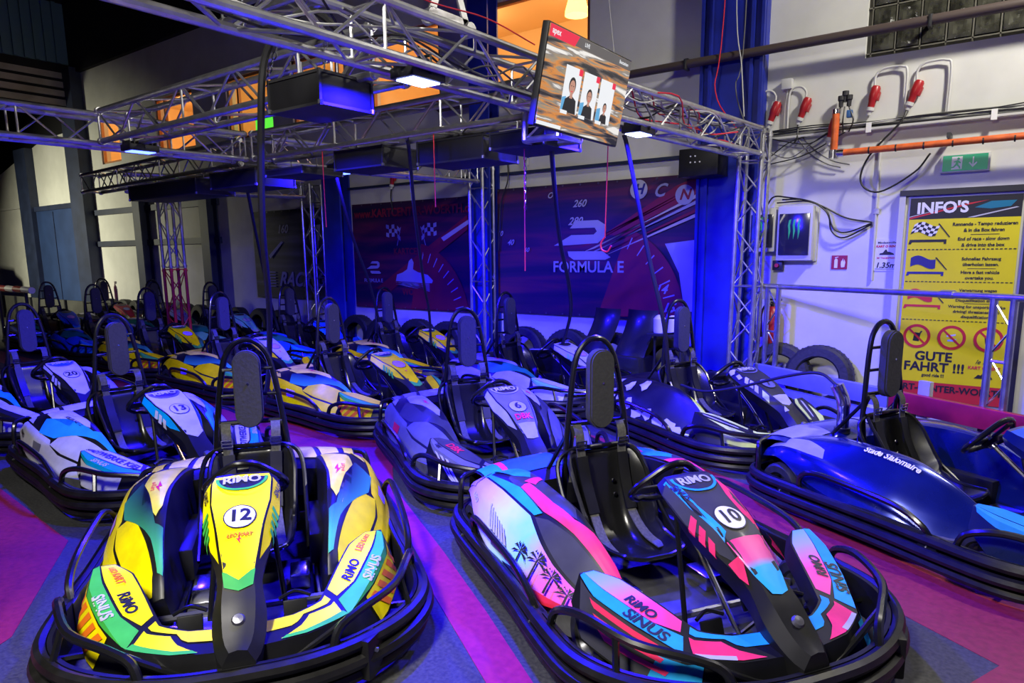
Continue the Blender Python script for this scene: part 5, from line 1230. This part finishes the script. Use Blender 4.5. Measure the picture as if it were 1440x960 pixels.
t = empty('pull_cord', (-2.38, 4.3, 2.50), 0, 'thin red cord with a hook in front of the large curved banner logo', 'cord', G2)
b = MB(); b.tube([V(0, 0, 0), V(-.02, .0, -.80)], .004, M_redcord, 6); b.build('cord', t)
b = MB(); b.tube(smooth([V(-.02, 0, -.80), V(-.05, 0, -.84), V(-.045, 0, -.885), V(0, 0, -.90), V(.03, 0, -.86)], 5), .006, M_redcord, 6); b.build('hook', t)
hang('pull_cord', [(-3.72, 4.01, 2.53), (-3.72, 4.01, 1.95)], .004, M_redcord, 'thin red cord in front of the chequered flags', 'cord', G2)
hang('pull_cord', [(-5.05, 4.02, 2.53), (-5.05, 4.02, 1.84)], .004, M_redcord, 'thin red cord left of the chequered flag banner', 'cord', G2)
hang('signal_cable', [(-2.62, .2, 2.84), (-2.5, 1.5, 2.86), (-2.52, 2.6, 2.83), (-2.55, 3.2, 2.88), (-2.5, 3.6, 2.82)], .004, M_redcord, 'thin red cable lying along the top of the large truss', 'cable', None)
G3 = 'cables on the wide blue column'
for i, P in enumerate([[(-2.62, 7.25, 7.3), (-2.60, 7.25, 4.2), (-2.50, 7.2, 3.4), (-2.42, 7.1, 2.9)], [(-2.60, 7.25, 7.35), (-2.72, 7.25, 3.9), (-2.76, 7.2, 3.2), (-2.48, 7.1, 2.78)], [(-2.50, 7.25, 7.35), (-2.50, 7.25, 3.8), (-2.55, 7.2, 3.2), (-2.35, 7.1, 2.7)]]):
    hang('cable', P, .006, [M_wcable, M_redcord, M_gcable][i], ['white cable hanging down the wide blue column', 'reddish cable bulging left on the wide blue column', 'grey cable hanging down the wide blue column'][i], 'cable', G3)
hang('steel_wire', [(-4.3, 7.0, 7.35), (-3.25, 6.0, 3.2)], .004, M_wcable, 'thin steel wire holding the right truss from the ceiling', 'wire', None)
# clutter of cables lying in the right truss
for i in range(12):
    y0 = 4.1 + random.random() * 1.2; P = [V(-2.45 + random.uniform(-.10, .10) + .04 * (k), y0 + k * .32, TZ + random.uniform(-.08, .12)) for k in range(6)]
    b = MB(); b.tube(smooth(P, 4), .006, [M_gcable, M_cable, M_redcord, M_wcable][i % 4], 6); tag(b.build('cable'), ['grey', 'black', 'red', 'white'][i % 4] + ' tangled cable lying inside the truss between television and tower', 'cable', ['grey', 'black', 'red', 'white'][i % 4] + ' cables tangled in the right truss')
for i in range(6):
    y0 = .8 + random.random() * 1.5; P = [V(-2.60 + random.uniform(-.09, .09), y0 + k * .35, TZ + random.uniform(-.10, .10)) for k in range(6)]
    b = MB(); b.tube(smooth(P, 4), .006, [M_gcable, M_cable, M_wcable][i % 3], 6); tag(b.build('cable'), ['grey', 'black', 'white'][i % 3] + ' loose cable lying inside the large overhead truss', 'cable', ['grey', 'black', 'white'][i % 3] + ' cables in the large truss')

# ================================================================== BARRIER, RAILING, TYRES
p1 = V(-2.35, 7.28, 0); p2 = V(1.3, 5.18, 0); d = (p2 - p1).normalized(); ang = atan2(d.y, d.x); sp = 1.72; Lb = (p2 - p1).length
M_bb = mat('blue_barrier', (.22, .24, .50), .5, noise=.2, scale=4); M_rb = mat('red_barrier', (.50, .015, .04), .4, noise=.3, scale=5)
for nm, a, c, mtl, lab in (('safety_barrier', 0, sp, M_bb, 'low blue plank barrier in front of the two big tyres'), ('safety_barrier', sp + .01, Lb, M_rb, 'low red plank barrier in front of the yellow rules board')):
    t = empty(nm, p1 + d * a, ang, lab, 'barrier', 'low plank barriers')
    L_ = c - a
    for z_ in (.36, .16): b = MB(); b.box((L_ / 2, 0, z_), (L_, .06, .16), mtl, bev=.01); b.build('plank', t)
    for q in range(int(L_ / .6) + 1): b = MB(); b.box((.15 + q * .6, .05, .2), (.07, .05, .42), M_edge); b.build('post', t)
# railing of truss uprights with top tube
t = empty('railing', p1 + V(.02, .05, 0), ang, 'aluminium tube railing on ladder uprights above the barrier', 'railing')
b = MB(); b.tube([V(.02, 0, 1.235), V(Lb, 0, 1.255)], .026, M_alu, 12); b.build('handrail', t)
b = MB(); b.tube([V(2.06, 0, 1.247), V(2.16, 0, 1.248)], .034, M_alu, 12); b.build('coupler', t)
for q, (x_, w_) in enumerate(((.22, .15), (2.46, .14))):
    b = MB()
    for s_ in (0, w_): b.tube([V(x_ + s_, 0, .28), V(x_ + s_, 0, 1.235)], .027, M_alu, 10)
    z_ = .42; s_ = 0
    while z_ < 1.1: b.tube([V(x_ + s_ * w_, 0, z_), V(x_ + (1 - s_) * w_, 0, z_ + .2)], .008, M_chrome, 6); s_ = 1 - s_; z_ += .2
    b.tube([V(x_, 0, .78), V(x_ + w_, 0, .78)], .012, M_alu, 8); b.build('upright', t)
b = MB(); b.box((2.0, .0, .40), (.10, .05, .30), M_lgrey, bev=.01); b.build('support_plate', t)
# fire extinguisher behind the tower
def extinguisher(loc, label):
    t = empty('fire_extinguisher', loc, 0, label, 'fire extinguisher')
    b = MB(); b.lathe([(0, 0), (.07, 0), (.078, .02), (.078, .38), (.06, .44), (.03, .47), (0, .47)], M_plug, seg=18); b.build('cylinder', t)
    b = MB(); b.lathe([(0, .46), (.022, .46), (.022, .52), (0, .52)], M_edge, seg=10); b.box((.03, 0, .54), (.12, .02, .02), M_edge); b.box((.03, 0, .51), (.10, .02, .012), M_edge); b.build('valve', t)
    b = MB(); b.tube(smooth([V(0, -.02, .50), V(-.06, -.05, .48), V(-.09, -.06, .38), V(-.085, -.05, .15)], 5), .010, M_cable, 8); b.build('hose', t)
extinguisher((-2.13, 7.38, .55), 'red fire extinguisher on the wall behind the railing')
extinguisher((-17.35, 7.3, .55), 'red fire extinguisher at the foot of the navy corner column')
# tyres
b = MB(); b.lathe([(.20, -.085), (.215, -.10), (.29, -.10), (.315, -.085), (.325, -.05), (.325, .05), (.315, .085), (.29, .10), (.215, .10), (.20, .085)], M_rub, axis='Y', seg=36)
for k in range(36):
    a = 2 * pi * k / 36; b.box((.318 * cos(a), 0, .318 * sin(a)), (.016, .15, .012), M_rub, rot=Matrix.Rotation(-a, 3, 'Y'))
tyre_me = b.mesh('tyre', sharp=30)
def tyre(x, y, rz, tl, label, group):
    o = bpy.data.objects.new('tyre', tyre_me); C.objects.link(o); o.location = (x, y, .325 * cos(tl) + .10 * abs(sin(tl)) * .8); o.rotation_euler = (tl, 0, rz); return tag(o, label, 'tyre', group)
tyre(-1.62, 7.30, 0, -.12, 'big tyre leaning on the wall, fully visible behind the blue barrier', None); tyre(-2.14 + .12, 7.30, .1, -.1, 'big tyre half hidden behind the railing upright', None)
x = -3.25; n = 0; zn = {}; ORD = ['first', 'second', 'third', 'fourth', 'fifth', 'sixth', 'seventh', 'eighth', 'ninth', 'tenth', 'eleventh', 'twelfth']
while x > -17.6:
    if abs(x + 5.92) > .35 and abs(x + 9.47) > .35:
        zone = 'below the speedometer banner' if x > -6.03 else 'below the chequered flag banner' if x > -9 else 'below the black racing banner' if x > -11.5 else 'by the white wall bays'
        zn[zone] = zn.get(zone, 0) + 1
        tyre(x, 7.27 - .05 * (n % 2), random.uniform(-.12, .12), -.10, '%s tyre from the right in the row %s' % (ORD[zn[zone] - 1], zone), 'tyre wall along the back wall')
    x -= .655; n += 1
b = MB(); b.box((-20.4, 6.85, .30), (9.5, .06, .60), mat('dark_board', (.045, .045, .04), .8, noise=.4, scale=3), bev=.01)
for k in range(9): b.box((-24.6 + k * 1.05, 6.80, .30), (.06, .05, .62), M_edge)
tag(b.build('board_fence'), 'low dark board fence in front of the blue door at the far left', 'fence')
t = empty('barrier_rail', (-14.6, 3.62, 0), 0, 'red and white striped barrier rail at the left edge', 'barrier')
# parked machine and striped rail far left
t.location = (-15.4, 4.9, 0)
for k in range(5): b = MB(); b.tube([V(-1.2 + k * .4, 0, 1.02), V(-.8 + k * .4, 0, 1.01)], .06, M_plug if k % 2 else M_white, 10); b.build('stripe', t)
for xx in (-.9, .5): b = MB(); b.tube([V(xx, 0, 0), V(xx, 0, 1.0)], .03, M_edge, 8); b.build('post', t)
t = empty('parked_machine', (-22.9, 6.0, 0), .1, 'dark parked machine with a round wheel at the far left edge', 'machine')
b = MB(); b.box((0, 0, .55), (1.6, 1.1, .5), M_blk, bev=.05); b.prism([(-.8, .8), (.55, .8), (.5, 1.35), (.15, 1.5), (.1, 1.62), (-.8, 1.7)], -.5, .5, M_blk, lambda v: V(v.x, v.z, v.y)); b.build('body', t)
for xx in (-.5, .5): b = MB(); b.lathe([(.1, -.1), (.3, -.1), (.32, 0), (.3, .1), (.1, .1)], M_rub, origin=(xx, -.55, .32), axis='Y', seg=24); b.build('wheel', t)
b = MB(); b.lathe([(.16, -.02), (.20, -.02), (.20, .02), (.16, .02)], M_edge, origin=(-.1, -.52, 1.15), axis='Y', seg=20); b.tube([V(.2, -.6, .85), V(.7, -.6, .75), V(.85, -.6, .5)], .02, M_rim, 6); b.build('fan_ring', t)
b = MB(); b.box((-.2, -.7, .85), (.9, .2, .12), M_plug, bev=.02); b.build('red_bar', t)
# spare seats and work stand by the back wall
M_dk = mat('dark_shell', (.02, .02, .022), .3, coat=.3)
for k, (x_, y_, rz) in enumerate(((-3.98, 6.93, -.25), (-3.50, 6.90, -.15))):
    t = empty('spare_bodywork', (x_, y_, 0), rz, ['tall black spare seat shell by the wall, left of a pair', 'black spare seat shell by the wall, right of a pair'][k], 'seat shell', 'spare seat shells by the back wall')
    b = MB(); b.grid(lambda u, v: V(-.20 + .40 * u, .16 - .26 * v ** 2 + .05 * (2 * u - 1) ** 2, .45 + .50 * (1 - v) ** .8 if v < 1 else .45), [i / 10 for i in range(11)], [i / 10 for i in range(11)], M_dk)
    b.build('shell', t); b = MB(); b.box((0, .02, .23), (.38, .30, .46), M_dk, bev=.04); b.build('base', t)
t = empty('work_stand', (-3.08, 6.92, 0), 0, 'small dark metal work stand with two pale canisters beside the spare seats', 'work stand')
b = MB(); b.box((0, 0, .72), (.36, .3, .03), M_edge, bev=.004)
for xx in (-.15, .15): b.tube([V(xx, 0, .72), V(xx, 0, .02)], .015, M_edge, 8)
b.build('frame', t)
for k in range(2):
    b = MB(); b.lathe([(0, 0), (.06, 0), (.065, .02), (.065, .15), (.04, .18), (.02, .19), (0, .19)], M_white, origin=(-3.15 + k * .15, 6.86, .735), seg=14); tag(b.build('canister'), ['left pale canister on the work stand', 'right pale canister on the work stand'][k], 'canister', 'canisters on the work stand')
# charging plug resting on the blue kart
t = empty('charging_plug', (-.90, 4.80, .47), .3, 'silver charging plug standing on the rear of the metallic blue kart', 'charging plug')
b = MB(); b.tube(smooth([V(0, 0, -.04), V(0, 0, .10), V(-.01, 0, .17), V(-.05, 0, .26)], 4), [.038] * 5 + [.042] * 8, M_chrome, 12); b.build('handle', t)
b = MB(); b.tube(smooth([V(-.05, 0, .26), V(0, 0, .22), V(.02, 0, .14)], 3), .012, M_chrome, 8); b.tube([V(0, 0, -.05), V(0, 0, -.02)], .05, M_edge, 12); b.build('guard', t)
hang('charging_cable', [(-.95, 4.81, .72), (-1.08, 4.88, .78), (-1.30, 4.95, .73), (-1.7, 5.1, .58), (-2.0, 5.2, .50), (-2.25, 5.35, .50)], .011, M_cable, 'black cable looping from the silver charging plug to the lime kart', 'cable', None)
b = MB(); b.box((-3.62, .62, .012), (.16, .12, .006), mat('orange_plate', (.75, .28, .05), .4))
for dx, dy in ((-.04, -.02), (.04, .02)): b.lathe([(0, .004), (.02, .004), (.02, 0), (0, 0)], M_black, origin=(-3.62 + dx, .62 + dy, .015), seg=12)
tag(b.build('floor_plate'), 'small orange plate with round holes on the floor at the left edge', 'plate')
